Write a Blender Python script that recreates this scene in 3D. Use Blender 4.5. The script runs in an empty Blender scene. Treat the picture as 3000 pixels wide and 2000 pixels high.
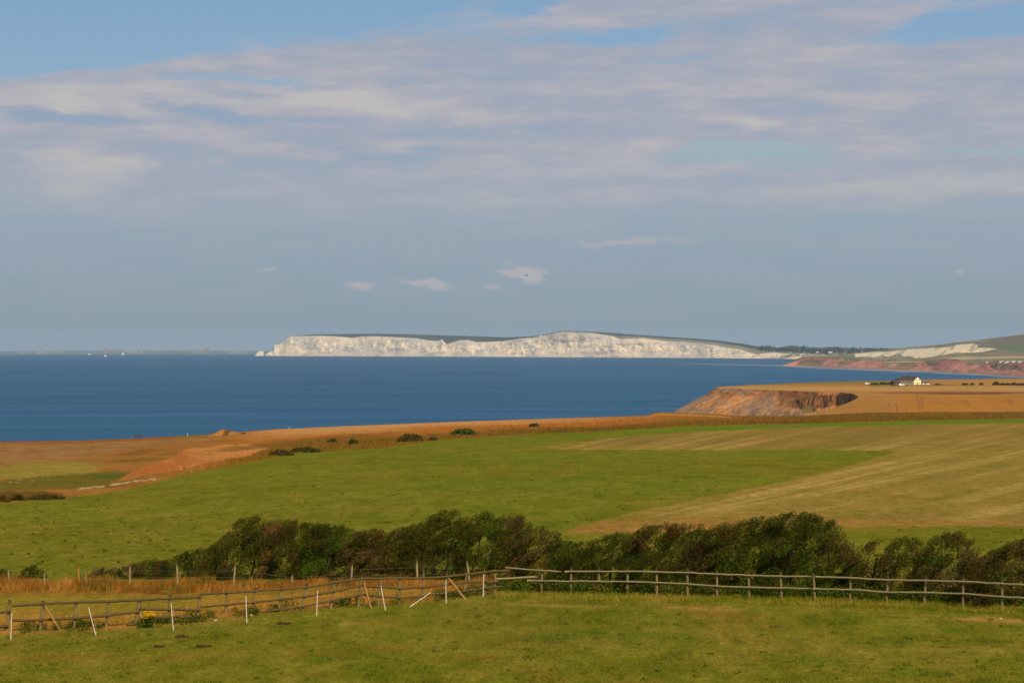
import bpy, math, random
import numpy as np
random.seed(7); RNG = np.random.default_rng(11)
SC = bpy.context.scene
COL = SC.collection
F = 8000.0            # focal length in photo pixels (3000 wide, 36 mm sensor, 96 mm lens)
H = 80.0              # eye height above the sea
RE = 7.43e6           # earth radius with refraction
A = np.array

# ------------------------------------------------------------------ helpers
def lin(c, k=1.0):
    c = np.asarray(c, float) / 255.0
    l = np.where(c <= 0.04045, c / 12.92, ((c + 0.055) / 1.055) ** 2.4)
    return l * k
SUNK = A([0.89, 0.86, 0.68])          # turns a colour seen in daylight into a reflectance
def alb(r, g, b, k=1.12):
    return lin((r, g, b)) * SUNK * (k * .96)
def chk(r, g, b, k=1.12):
    return lin((r, g, b)) * A([.99, .93, .82]) * k

def _h(ix, iy, s):
    v = np.sin(ix * 127.1 + iy * 311.7 + s * 74.7) * 43758.5453
    return v - np.floor(v)
def vnoise(x, y, s=0):
    ix = np.floor(x); iy = np.floor(y); fx = x - ix; fy = y - iy
    fx = fx * fx * (3 - 2 * fx); fy = fy * fy * (3 - 2 * fy)
    a = _h(ix, iy, s); b = _h(ix + 1, iy, s); c = _h(ix, iy + 1, s); d = _h(ix + 1, iy + 1, s)
    return (a * (1 - fx) + b * fx) * (1 - fy) + (c * (1 - fx) + d * fx) * fy
def fbm(x, y, o=4, s=0):
    x = np.asarray(x, float); y = np.asarray(y, float)
    t = 0; a = 0.5; n = 0
    for i in range(o):
        t = t + a * vnoise(x * 2 ** i + 17.3 * i, y * 2 ** i - 9.1 * i, s + i); n += a; a *= 0.55
    return t / n - 0.5
def sst(a, b, x):
    t = np.clip((np.asarray(x, float) - a) / (b - a), 0, 1); return t * t * (3 - 2 * t)
def pl(pts):
    p = A(pts, float); return lambda x: np.interp(x, p[:, 0], p[:, 1])
def w3(px, py, Y):
    px, py, Y = np.broadcast_arrays(np.asarray(px, float), np.asarray(py, float), np.asarray(Y, float))
    return np.stack([(px - 1500) / F * Y, Y, H - (py - 1000) / F * Y], -1)
def seaY(py):
    d = (np.asarray(py, float) - 1000) / F
    return RE * (d - np.sqrt(np.maximum(d * d - 2 * H / RE, 0)))
def inpoly(poly, x, y):
    p = A(poly, float); ins = np.zeros(np.shape(x), bool); j = len(p) - 1
    for i in range(len(p)):
        xi, yi = p[i]; xj, yj = p[j]
        if yi != yj:
            c = ((yi > y) != (yj > y)) & (x < (xj - xi) * (y - yi) / (yj - yi) + xi)
            ins ^= c
        j = i
    return ins

def raw_mesh(name, V, Fc, mat=None, cols=None, smooth=False, parent=None):
    me = bpy.data.meshes.new(name)
    V = np.asarray(V, float).reshape(-1, 3); Fc = np.asarray(Fc, np.int32)
    k = Fc.shape[1]; n = len(Fc)
    me.vertices.add(len(V)); me.vertices.foreach_set('co', V.ravel())
    me.loops.add(n * k); me.loops.foreach_set('vertex_index', Fc.ravel())
    me.polygons.add(n)
    me.polygons.foreach_set('loop_start', np.arange(0, n * k, k, dtype=np.int32))
    me.polygons.foreach_set('loop_total', np.full(n, k, np.int32))
    me.polygons.foreach_set('use_smooth', np.full(n, smooth))
    if cols is not None:
        at = me.color_attributes.new('Col', 'FLOAT_COLOR', 'POINT')
        c = np.ones((len(V), 4), np.float32); c[:, :3] = np.asarray(cols).reshape(-1, 3)
        at.data.foreach_set('color', c.ravel())
    me.update(calc_edges=True); me.validate()
    if mat: me.materials.append(mat)
    o = bpy.data.objects.new(name, me); COL.objects.link(o)
    if parent: o.parent = parent; o.matrix_parent_inverse = parent.matrix_world.inverted()
    return o
def grid_faces(ny, nx, off=0):
    i = np.arange(ny * nx).reshape(ny, nx) + off
    return np.stack([i[:-1, :-1], i[:-1, 1:], i[1:, 1:], i[1:, :-1]], -1).reshape(-1, 4)
def grid(name, P, C, mat, flip=False, smooth=True):
    ny, nx = P.shape[:2]; f = grid_faces(ny, nx)
    if flip: f = f[:, ::-1]
    return raw_mesh(name, P, f, mat, C, smooth)
def grids(name, parts, mat):
    Vs, Fs, Cs = [], [], []; off = 0
    for P, C in parts:
        ny, nx = P.shape[:2]; Vs.append(P.reshape(-1, 3)); Cs.append(C.reshape(-1, 3))
        Fs.append(grid_faces(ny, nx, off)[:, ::-1]); off += ny * nx
    return raw_mesh(name, np.concatenate(Vs), np.concatenate(Fs), mat, np.concatenate(Cs), True)
def tag(o, label=None, cat=None, group=None, kind=None):
    if label: o['label'] = label
    if cat: o['category'] = cat
    if group: o['group'] = group
    if kind: o['kind'] = kind
    return o
def empty(name, loc, rz=0.0):
    o = bpy.data.objects.new(name, None); COL.objects.link(o)
    o.location = loc; o.rotation_euler = (0, 0, rz); o.empty_display_size = 0.3
    bpy.context.view_layer.update(); return o

class MB:
    """collects shapes into one mesh"""
    def __init__(s): s.v = []; s.f = []
    def add(s, V, Fs):
        o = len(s.v); s.v += [tuple(p) for p in V]; s.f += [tuple(i + o for i in f) for f in Fs]
    def box(s, x0, x1, y0, y1, z0, z1):
        V = [(x, y, z) for z in (z0, z1) for x, y in ((x0, y0), (x1, y0), (x1, y1), (x0, y1))]
        s.add(V, [(3, 2, 1, 0), (4, 5, 6, 7), (0, 1, 5, 4), (1, 2, 6, 5), (2, 3, 7, 6), (3, 0, 4, 7)])
    def prism(s, poly, axis0, axis1, frame):
        """poly in 2D (a,b) extruded from t=axis0 to axis1; frame(a,b,t)->xyz"""
        n = len(poly); V = [frame(a, b, axis0) for a, b in poly] + [frame(a, b, axis1) for a, b in poly]
        s.add(V, [tuple(range(n))[::-1], tuple(range(n, 2 * n))] + [(i, (i + 1) % n, (i + 1) % n + n, i + n) for i in range(n)])
    def tube(s, pts, rad, n=8, rough=0.0, cap=True):
        pts = [A(p, float) for p in pts]; m = len(pts)
        if np.isscalar(rad): rad = [rad] * m
        V = []; Fs = []
        for i, p in enumerate(pts):
            d = pts[min(i + 1, m - 1)] - pts[max(i - 1, 0)]; d = d / (np.linalg.norm(d) + 1e-9)
            up = A([0, 0, 1.]) if abs(d[2]) < 0.8 else A([0, 1., 0])
            a = np.cross(d, up); a /= np.linalg.norm(a); b = np.cross(d, a)
            for k in range(n):
                t = 2 * math.pi * k / n; r = rad[i] * (1 + rough * random.uniform(-1, 1))
                V.append(p + (a * math.cos(t) + b * math.sin(t)) * r)
        for i in range(m - 1):
            for k in range(n):
                Fs.append((i * n + k, i * n + (k + 1) % n, (i + 1) * n + (k + 1) % n, (i + 1) * n + k))
        if cap: Fs += [tuple(range(n)), tuple(range((m - 1) * n, m * n))[::-1]]
        s.add(V, Fs)
    def blob(s, c, r, n=8, m=6, jit=0.15):
        V = []; Fs = []
        for i in range(m + 1):
            th = math.pi * i / m
            for k in range(n):
                ph = 2 * math.pi * k / n; q = 1 + random.uniform(-jit, jit)
                V.append((c[0] + r[0] * q * math.sin(th) * math.cos(ph), c[1] + r[1] * q * math.sin(th) * math.sin(ph), c[2] + r[2] * q * math.cos(th)))
        for i in range(m):
            for k in range(n): Fs.append((i * n + k, (i + 1) * n + k, (i + 1) * n + (k + 1) % n, i * n + (k + 1) % n))
        s.add(V, Fs)
    def build(s, name, mat, parent=None, smooth=False):
        me = bpy.data.meshes.new(name); me.from_pydata(s.v, [], s.f); me.update(); me.validate()
        if smooth: me.polygons.foreach_set('use_smooth', [True] * len(me.polygons))
        me.materials.append(mat)
        o = bpy.data.objects.new(name, me); COL.objects.link(o)
        if parent:
            o.parent = parent; o.matrix_parent_inverse = parent.matrix_world.inverted()
        return o

# ------------------------------------------------------------------ materials
def new_mat(name):
    m = bpy.data.materials.new(name); m.use_nodes = True
    nt = m.node_tree; b = nt.nodes['Principled BSDF']
    b.inputs['Roughness'].default_value = 0.9; b.inputs['Specular IOR Level'].default_value = 0.0
    return m, nt, b
def nz(nt, vec, scale, detail=4, rough=0.6):
    n = nt.nodes.new('ShaderNodeTexNoise'); n.inputs['Scale'].default_value = scale
    n.inputs['Detail'].default_value = detail; n.inputs['Roughness'].default_value = rough
    if vec is not None: nt.links.new(vec, n.inputs['Vector'])
    return n.outputs['Fac']
def maprange(nt, v, a, b, c, d):
    n = nt.nodes.new('ShaderNodeMapRange'); n.inputs[1].default_value = a; n.inputs[2].default_value = b
    n.inputs[3].default_value = c; n.inputs[4].default_value = d; nt.links.new(v, n.inputs[0]); return n.outputs[0]
def mixc(nt, f, a, b, mode='MIX'):
    n = nt.nodes.new('ShaderNodeMix'); n.data_type = 'RGBA'; n.blend_type = mode
    for v, i in ((f, 0), (a, 6), (b, 7)):
        if hasattr(v, 'is_output'): nt.links.new(v, n.inputs[i])
        elif i == 0: n.inputs[0].default_value = v
        else: n.inputs[i].default_value = (*v, 1) if len(v) == 3 else v
    return n.outputs[2]
def mathn(nt, op, a, b=None, c=None):
    n = nt.nodes.new('ShaderNodeMath'); n.operation = op
    for i, v in enumerate((a, b, c)):
        if v is None: continue
        if hasattr(v, 'is_output'): nt.links.new(v, n.inputs[i])
        else: n.inputs[i].default_value = v
    return n.outputs[0]
def attr_mat(name, layers, rough=0.95, bump=None, aniso=None):
    """colour attribute times several octaves of world-space noise; layers = (scale, detail, lo, hi)"""
    m, nt, b = new_mat(name); b.inputs['Roughness'].default_value = rough
    at = nt.nodes.new('ShaderNodeAttribute'); at.attribute_name = 'Col'
    g = nt.nodes.new('ShaderNodeNewGeometry'); pos = g.outputs['Position']
    if aniso:
        mp = nt.nodes.new('ShaderNodeMapping'); mp.inputs['Scale'].default_value = aniso[0]
        mp.inputs['Rotation'].default_value = (0, 0, aniso[1]); nt.links.new(pos, mp.inputs['Vector']); pos = mp.outputs[0]
    c = at.outputs['Color']
    for sc, de, lo, hi in layers:
        f = maprange(nt, nz(nt, pos, sc, de), 0.3, 0.7, 0, 1)
        c2 = mixc(nt, 1.0, c, hi, 'MULTIPLY'); c1 = mixc(nt, 1.0, c, lo, 'MULTIPLY')
        c = mixc(nt, f, c1, c2)
    nt.links.new(c, b.inputs['Base Color'])
    if bump:
        bp = nt.nodes.new('ShaderNodeBump'); bp.inputs['Strength'].default_value = bump[1]; bp.inputs['Distance'].default_value = bump[2]
        nt.links.new(nz(nt, g.outputs['Position'], bump[0], 5), bp.inputs['Height']); nt.links.new(bp.outputs[0], b.inputs['Normal'])
    return m
def flat_mat(name, c, v=0.2, scale=6.0, rough=0.85, spec=0.15, stretch=(1, 1, 1), c2=None):
    m, nt, b = new_mat(name); b.inputs['Roughness'].default_value = rough; b.inputs['Specular IOR Level'].default_value = spec
    tc = nt.nodes.new('ShaderNodeTexCoord'); mp = nt.nodes.new('ShaderNodeMapping'); mp.inputs['Scale'].default_value = stretch
    nt.links.new(tc.outputs['Object'], mp.inputs['Vector'])
    f = maprange(nt, nz(nt, mp.outputs[0], scale, 5), 0.3, 0.7, 0, 1)
    c = A(c, float); d = A(c2, float) if c2 is not None else c * (1 + v)
    nt.links.new(mixc(nt, f, tuple(c * (1 - v)), tuple(d)), b.inputs['Base Color'])
    return m

M = {}
M['ground'] = attr_mat('field_ground', [(0.035, 3, (.88, .95, .92), (1.1, 1.05, 1.05)), (0.22, 5, (.80, .88, .75), (1.2, 1.10, 1.25)), (1.3, 6, (.70, .76, .66), (1.24, 1.17, 1.25)), (6.0, 4, (.62, .68, .6), (1.26, 1.2, 1.3))], bump=(3.0, 0.5, 0.12), aniso=((1, .28, 1), 0.0))
M['cliff'] = attr_mat('clay_cliff', [(0.02, 4, (.8, .82, .88), (1.15, 1.1, 1.05)), (0.12, 6, (.72, .72, .75), (1.25, 1.22, 1.2))], bump=(0.15, 0.7, 4.0))
M['chalk'] = attr_mat('chalk_cliff', [(0.004, 5, (.90, .90, .91), (1.05, 1.05, 1.04)), (0.02, 6, (.88, .89, .91), (1.05, 1.05, 1.04))], bump=(0.012, 0.5, 12.0))
M['downs'] = attr_mat('downland', [(0.004, 5, (.88, .9, .88), (1.1, 1.08, 1.08)), (0.02, 6, (.82, .86, .85), (1.15, 1.12, 1.12))])
M['veg'] = attr_mat('foliage', [(9.0, 2, (.8, .82, .8), (1.2, 1.16, 1.15))], rough=0.7)
M['grass'] = attr_mat('grass_blades', [(1.3, 3, (.8, .84, .8), (1.2, 1.14, 1.15))], rough=0.8)
M['rail'] = flat_mat('weathered_rail', alb(98, 82, 50), 0.28, 5, stretch=(.4, 3, 6))
M['rail_pale'] = flat_mat('pale_rail', alb(152, 136, 104), 0.22, 5, stretch=(.4, 3, 6))
M['post'] = flat_mat('weathered_post', alb(132, 114, 80), 0.25, 4, stretch=(4, 4, .6))
M['post_red'] = flat_mat('reddish_post', alb(165, 95, 55), 0.25, 4, stretch=(4, 4, .6))
M['brace'] = flat_mat('brown_brace', alb(165, 125, 80), 0.2, 4, stretch=(3, 3, 1))
M['stake'] = flat_mat('white_plastic', chk(215, 208, 186), 0.06, 9, rough=0.5, spec=0.3)
M['wpost'] = flat_mat('bleached_post', alb(160, 142, 112), 0.22, 5, stretch=(5, 5, .8))
M['ypost'] = flat_mat('yellow_post', alb(175, 128, 46), 0.2, 5, stretch=(5, 5, .8))
M['wire'] = flat_mat('galvanised_wire', alb(130, 130, 110), 0.1, 9, rough=0.6, spec=0.3)
M['bark'] = flat_mat('grey_bark', alb(84, 72, 52), 0.3, 6)
M['yellow'] = flat_mat('yellow_petals', alb(215, 170, 20), 0.15, 12)
M['leafgreen'] = flat_mat('dark_leaf', alb(60, 78, 25), 0.3, 12)
M['soil'] = flat_mat('dark_soil', alb(75, 48, 22), 0.3, 9)
M['stone'] = flat_mat('pale_stone', alb(205, 185, 145), 0.15, 5)
M['cream'] = flat_mat('cream_render', chk(250, 242, 195), 0.03, .6)
M['whitewall'] = flat_mat('white_render', chk(225, 222, 210), 0.05, .6)
M['slate'] = flat_mat('brown_tile', chk(104, 86, 78, .8), 0.2, 1.5)
M['brick'] = flat_mat('red_brick', chk(122, 82, 70, .8), 0.2, 1.5)
M['glass'] = flat_mat('dark_glass', alb(95, 100, 105), 0.1, 2, rough=0.2, spec=0.5)
M['townwall'] = flat_mat('town_wall', chk(150, 146, 142, .9), .1, .02)
M['metal'] = flat_mat('white_paint', chk(232, 230, 222), 0.04, 2, rough=0.5, spec=0.3)
M['cloth'] = flat_mat('dark_purple_cloth', alb(84, 58, 74), 0.15, 9)
M['cloth2'] = flat_mat('navy_cloth', alb(58, 56, 72), 0.15, 9)
M['skin'] = flat_mat('skin', alb(190, 140, 110), 0.05, 9)
M['hair'] = flat_mat('dark_hair', alb(60, 45, 35), 0.1, 9)
M['bird'] = flat_mat('dark_feathers', alb(55, 55, 60), 0.1, 30)
M['tyre'] = flat_mat('rubber', (0.02, .02, .02), 0.1, 9)

# ------------------------------------------------------------------ camera, light, air
cam = bpy.data.cameras.new('camera'); camo = bpy.data.objects.new('camera', cam); COL.objects.link(camo)
cam.sensor_width = 36; cam.lens = 96; cam.clip_start = 1; cam.clip_end = 150000
camo.location = (0, 0, H); camo.rotation_euler = (math.pi / 2, 0, 0); SC.camera = camo
SUN_AZ = math.radians(22); SUN_EL = math.radians(40)      # behind the viewer, a little to the right
sd = A([math.sin(SUN_AZ) * math.cos(SUN_EL), -math.cos(SUN_AZ) * math.cos(SUN_EL), math.sin(SUN_EL)])
sun = bpy.data.lights.new('sun', 'SUN'); suno = bpy.data.objects.new('sun', sun); COL.objects.link(suno)
sun.energy = 3.75; sun.angle = math.radians(0.5); sun.color = (1.0, 0.88, 0.70)
from mathutils import Vector
suno.rotation_euler = Vector(sd).to_track_quat('Z', 'Y').to_euler(); suno.location = (30, -60, 160)

def build_world():
    w = bpy.data.worlds.new('World'); SC.world = w; w.use_nodes = True
    nt = w.node_tree; bg = nt.nodes['Background']; L = nt.links.new
    sky = nt.nodes.new('ShaderNodeTexSky'); sky.sky_type = 'NISHITA'; sky.sun_disc = False
    sky.sun_elevation = SUN_EL; sky.sun_rotation = math.pi - SUN_AZ; sky.altitude = 80
    tc = nt.nodes.new('ShaderNodeTexCoord'); sp = nt.nodes.new('ShaderNodeSeparateXYZ'); L(tc.outputs['Generated'], sp.inputs[0])
    az = mathn(nt, 'ARCTAN2', sp.outputs[0], sp.outputs[1]); el = mathn(nt, 'ARCSINE', sp.outputs[2])
    u = mathn(nt, 'MULTIPLY_ADD', az, 8.07, 1.5)               # thousand photo-pixel units of azimuth
    v = mathn(nt, 'MULTIPLY_ADD', el, -8.0, 1.0)
    cb = nt.nodes.new('ShaderNodeCombineXYZ'); L(u, cb.inputs[0]); L(v, cb.inputs[1])
    P0 = cb.outputs[0]
    # warp
    def stretched(sx, sy, scale, detail, seed=0.0, rough=.58, rot=-0.06):
        mp = nt.nodes.new('ShaderNodeMapping'); mp.inputs['Scale'].default_value = (sx, sy, 1); mp.inputs['Location'].default_value = (seed, seed * .7, seed)
        mp.inputs['Rotation'].default_value = (0, 0, rot)
        L(P0, mp.inputs[0]); n = nt.nodes.new('ShaderNodeTexNoise'); n.inputs['Scale'].default_value = scale
        n.inputs['Detail'].default_value = detail; n.inputs['Roughness'].default_value = rough; L(mp.outputs[0], n.inputs['Vector']); return n
    n1 = stretched(1.0, 3.2, 3.2, 6, 3.1)
    sub = nt.nodes.new('ShaderNodeVectorMath'); sub.operation = 'SUBTRACT'; L(n1.outputs['Color'], sub.inputs[0]); sub.inputs[1].default_value = (.5, .5, .5)
    mul = nt.nodes.new('ShaderNodeVectorMath'); mul.operation = 'MULTIPLY'; L(sub.outputs[0], mul.inputs[0]); mul.inputs[1].default_value = (.42, .13, 0)
    add = nt.nodes.new('ShaderNodeVectorMath'); L(P0, add.inputs[0]); L(mul.outputs[0], add.inputs[1]); P = add.outputs[0]
    def blobs(lst):
        acc = None
        for (x, y, rx, ry, rot, amp) in lst:
            mp = nt.nodes.new('ShaderNodeMapping'); mp.vector_type = 'TEXTURE'
            mp.inputs['Location'].default_value = (x / 1000, y / 1000, 0); mp.inputs['Rotation'].default_value = (0, 0, math.radians(rot))
            mp.inputs['Scale'].default_value = (rx / 1000, ry / 1000, 1); L(P, mp.inputs[0])
            g = nt.nodes.new('ShaderNodeTexGradient'); g.gradient_type = 'SPHERICAL'; L(mp.outputs[0], g.inputs[0])
            acc = mathn(nt, 'MULTIPLY_ADD', g.outputs['Fac'], amp, acc if acc is not None else 0.0)
        return acc
    # cloud cover (x, y, rx, ry, rot deg, amount)
    cover = blobs([(1600, 400, 3000, 300, 0, 1.9), (600, 330, 1100, 170, 0, 1.2), (2500, 180, 1200, 190, -2, 1.3), (1080, 170, 900, 85, -3, 1.5), (1500, 120, 380, 60, -3, .8), (560, 205, 380, 40, -8, .9),
                   (250, 340, 520, 110, 2, 2.0), (1050, 330, 1000, 130, -2, 2.0), (1900, 320, 1300, 120, -1, 1.5), (2700, 300, 700, 110, 0, 1.4),
                   (250, 500, 560, 150, 0, 1.7), (900, 480, 900, 90, 0, 1.2), (1500, 560, 1200, 90, 0, 1.4), (2500, 545, 1300, 75, -4, 2.0), (1200, 620, 1600, 90, 0, .8), (600, 620, 900, 80, 0, .5),
                   (1750, 40, 480, 75, 0, 1.6), (2350, 25, 900, 95, 0, 1.5), (2050, 140, 700, 75, -5, 1.2), (2650, 170, 700, 60, -8, 1.1), (1580, 200, 350, 40, -3, .5),
                   (3300, 200, 600, 200, 0, 1.0), (-300, 380, 500, 150, 0, 1.3),
                   (2200, 445, 330, 62, -2, -2.6), (2900, 450, 260, 22, -3, -1.2), (2820, 100, 420, 75, -8, -2.6), (1750, 115, 420, 40, -3, -2.0), (1950, 185, 330, 24, 0, -1.8), (760, 242, 420, 26, 0, -1.8), (1560, 30, 160, 40, 0, -1.8), (2480, 235, 300, 14, -3, -2.0), (450, 20, 900, 130, 0, -4), (60, 130, 520, 130, 0, -4)])
    bright = blobs([(170, 310, 300, 60, 4, 1.2), (400, 290, 250, 55, 0, 1.0), (1020, 300, 560, 70, 3, 1.5), (620, 400, 260, 45, 5, 1.0), (260, 515, 190, 95, 0, 1.5),
                    (1850, 260, 700, 35, 0, .7), (2155, 360, 110, 34, 0, 1.3), (2700, 290, 400, 50, 0, .6), (2550, 560, 900, 48, -3, 1.5), (1560, 580, 600, 40, -3, .9), (1380, 500, 300, 30, -6, 1.0),
                    (600, 200, 300, 26, -4, .7), (1150, 440, 300, 25, -6, .7), (2560, 145, 200, 35, -4, .8), (1700, 50, 260, 25, 0, .5),
                    (110, 350, 150, 22, 8, -2.2), (260, 372, 300, 18, 0, -1.5), (620, 330, 210, 26, 10, -1.8), (900, 362, 240, 14, 4, -.7), (1000, 470, 600, 26, -3, -1.3), (1400, 130, 700, 50, 0, -.6)])
    small = blobs([(1545, 808, 78, 34, 28, 1.8), (1500, 795, 80, 16, 0, 1.0), (1450, 850, 70, 17, 5, .9), (1235, 840, 62, 20, 16, 1.3), (1060, 837, 95, 17, 0, 1.1),
                   (780, 792, 48, 13, 0, .8), (1860, 705, 220, 18, 0, 1.0), (2780, 805, 52, 11, 4, .9), (1700, 690, 90, 22, 20, .5)])
    n2 = stretched(1.0, 6.0, 2.4, 9, 9.7, .64); n3 = stretched(1.0, 5.5, 3.4, 9, 21.3, .66)
    gen = maprange(nt, stretched(.4, 1.6, .8, 6, 40.0).outputs['Fac'], .45, .65, 0, 1.2)
    off = mathn(nt, 'MULTIPLY', gen, maprange(nt, mathn(nt, 'ABSOLUTE', mathn(nt, 'SUBTRACT', u, 1.5)), 1.7, 2.6, 0, 1))
    cv = mathn(nt, 'ADD', cover, off)
    cv = mathn(nt, 'MULTIPLY_ADD', mathn(nt, 'SUBTRACT', n2.outputs['Fac'], .5), 2.6, cv)
    cv = maprange(nt, cv, .0, 1.25, 0, 1)
    br = mathn(nt, 'MULTIPLY_ADD', mathn(nt, 'SUBTRACT', n3.outputs['Fac'], .47), 3.4, mathn(nt, 'MULTIPLY', bright, .8))
    br = maprange(nt, br, -.75, 1.1, 0, 1)
    sm = mathn(nt, 'MULTIPLY_ADD', mathn(nt, 'SUBTRACT', n3.outputs['Fac'], .5), .7, small)
    sm = maprange(nt, sm, .25, .95, 0, 1)
    # clear sky by elevation (measured in the same units), blended with the physical sky
    rp = nt.nodes.new('ShaderNodeValToRGB'); L(mathn(nt, 'MULTIPLY_ADD', v, 1 / 1.4, .3 / 1.4), rp.inputs[0])   # v -0.3..1.1
    cr = rp.color_ramp; stops = [(-.3, (108, 148, 192)), (0, (130, 165, 198)), (.25, (141, 174, 200)), (.42, (158, 179, 190)), (.56, (154, 170, 184)), (.75, (146, 163, 177)), (.95, (140, 157, 169)), (1.06, (140, 157, 168))]
    while len(cr.elements) > 1: cr.elements.remove(cr.elements[-1])
    for i, (p, c) in enumerate(stops):
        e = cr.elements[0] if i == 0 else cr.elements.new((p + .3) / 1.4)
        e.position = (p + .3) / 1.4; e.color = (*lin(c), 1)
    SK = 10.0    # Background strength is 0.1
    clear = mixc(nt, 1.0, rp.outputs[0], (SK, SK, SK), 'MULTIPLY')
    up = maprange(nt, el, .16, .6, .0, .75)
    clear = mixc(nt, up, clear, sky.outputs[0])
    dk = tuple(lin((150, 160, 182)) * SK); lv = tuple(lin((171, 170, 186)) * SK); hi = tuple(lin((192, 186, 186)) * SK)
    r2 = nt.nodes.new('ShaderNodeValToRGB'); L(br, r2.inputs[0]); e = r2.color_ramp.elements
    e[0].color = (*lin((147, 164, 186)), 1); e[1].color = (*lin((192, 188, 186)), 1); m_ = e.new(.42); m_.color = (*lin((164, 169, 183)), 1); m_ = e.new(.68); m_.color = (*lin((178, 176, 185)), 1)
    ccol = mixc(nt, 1.0, r2.outputs[0], (SK, SK, SK), 'MULTIPLY')
    low = maprange(nt, v, .44, .80, 1.0, 0.0)
    out = mixc(nt, mathn(nt, 'MULTIPLY', mathn(nt, 'MULTIPLY', cv, .93), low), clear, ccol)
    faint = mathn(nt, 'MULTIPLY', maprange(nt, n2.outputs['Fac'], .42, .62, 0, .38), mathn(nt, 'MULTIPLY', maprange(nt, v, .45, .6, 0, 1), maprange(nt, v, 1.0, .7, 0, 1)))
    out = mixc(nt, faint, out, tuple(lin((160, 168, 182)) * SK))
    out = mixc(nt, mathn(nt, 'MULTIPLY', sm, .62), out, tuple(lin((190, 182, 182)) * SK))
    L(out, bg.inputs['Color']); bg.inputs['Strength'].default_value = 0.1
build_world()

# ------------------------------------------------------------------ near land
EDGE = pl([(-3000, 1310), (0, 1293), (250, 1289), (400, 1283), (560, 1275), (620, 1271), (700, 1265), (800, 1257), (1000, 1248), (1300, 1236), (1600, 1226), (1885, 1217), (1900, 1214), (1915, 1209), (1935, 1207), (2000, 1208),
           (2100, 1212), (2150, 1217), (2250, 1219), (2350, 1218), (2450, 1213), (2550, 1208), (2700, 1206), (3000, 1204), (9000, 1190)])
ES = pl([(-3000, 1310), (0, 1293), (250, 1289), (400, 1283), (560, 1275), (700, 1265), (800, 1257), (1000, 1248), (1300, 1236), (1600, 1226), (1900, 1218), (2200, 1214), (2600, 1210), (3000, 1207), (9000, 1192)])
YK = 115.0
def Z0(px): return 11.2 - 0.9 * np.clip(np.asarray(px, float), -1500, 4500) / 3000
def YE(px): return 900 + 700 * np.clip(np.asarray(px, float), -1500, 4500) / 3000
def groundY(px, py):
    px, py = np.broadcast_arrays(np.asarray(px, float), np.asarray(py, float))
    dip = (py - 1000) / F; z0 = Z0(px)
    de = (ES(px) - 1000) / F; ye = YE(px)
    s = (de * ye - z0) / (ye - YK)
    far = (z0 - YK * s) / np.maximum(dip - s, 1e-5)
    near = z0 / dip
    Y = np.where(near <= YK, near, far)
    k = sst(150, 400, Y)
    x = (px - 1500) / F * Y
    Y = Y * (1 + .012 * k * (fbm(x / 90, Y / 160, 3, 5) * 2) * sst(0, 12, py - EDGE(px)))
    return Y
def G(px, py): return w3(px, py, groundY(px, py))

# zone boundaries on the land
B_ROUGH = pl([(-3000, 1600), (0, 1472), (170, 1460), (300, 1444), (383, 1430), (470, 1408), (553, 1387), (638, 1371), (765, 1347), (850, 1331), (935, 1322), (1000, 1319), (1106, 1312), (1212, 1301), (1298, 1289), (1425, 1279), (1553, 1271), (1723, 1266), (1893, 1256), (2000, 1248), (2300, 1242), (2600, 1234), (3000, 1226), (9000, 1200)])
STUB1 = [(1590, 1309), (1786, 1283), (2041, 1264), (2423, 1248), (3000, 1238), (6000, 1225), (6000, 1600), (3000, 1541), (2450, 1543), (2200, 1550), (1913, 1556), (1637, 1562), (1786, 1514), (2041, 1462), (2296, 1410), (2487, 1366), (2600, 1330), (2640, 1322), (2560, 1319), (1900, 1317), (1650, 1317)]
ORANGE = [(322, 1413), (395, 1381), (502, 1340), (544, 1315), (640, 1305), (723, 1300), (790, 1312), (723, 1337), (527, 1373), (425, 1395)]
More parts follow.
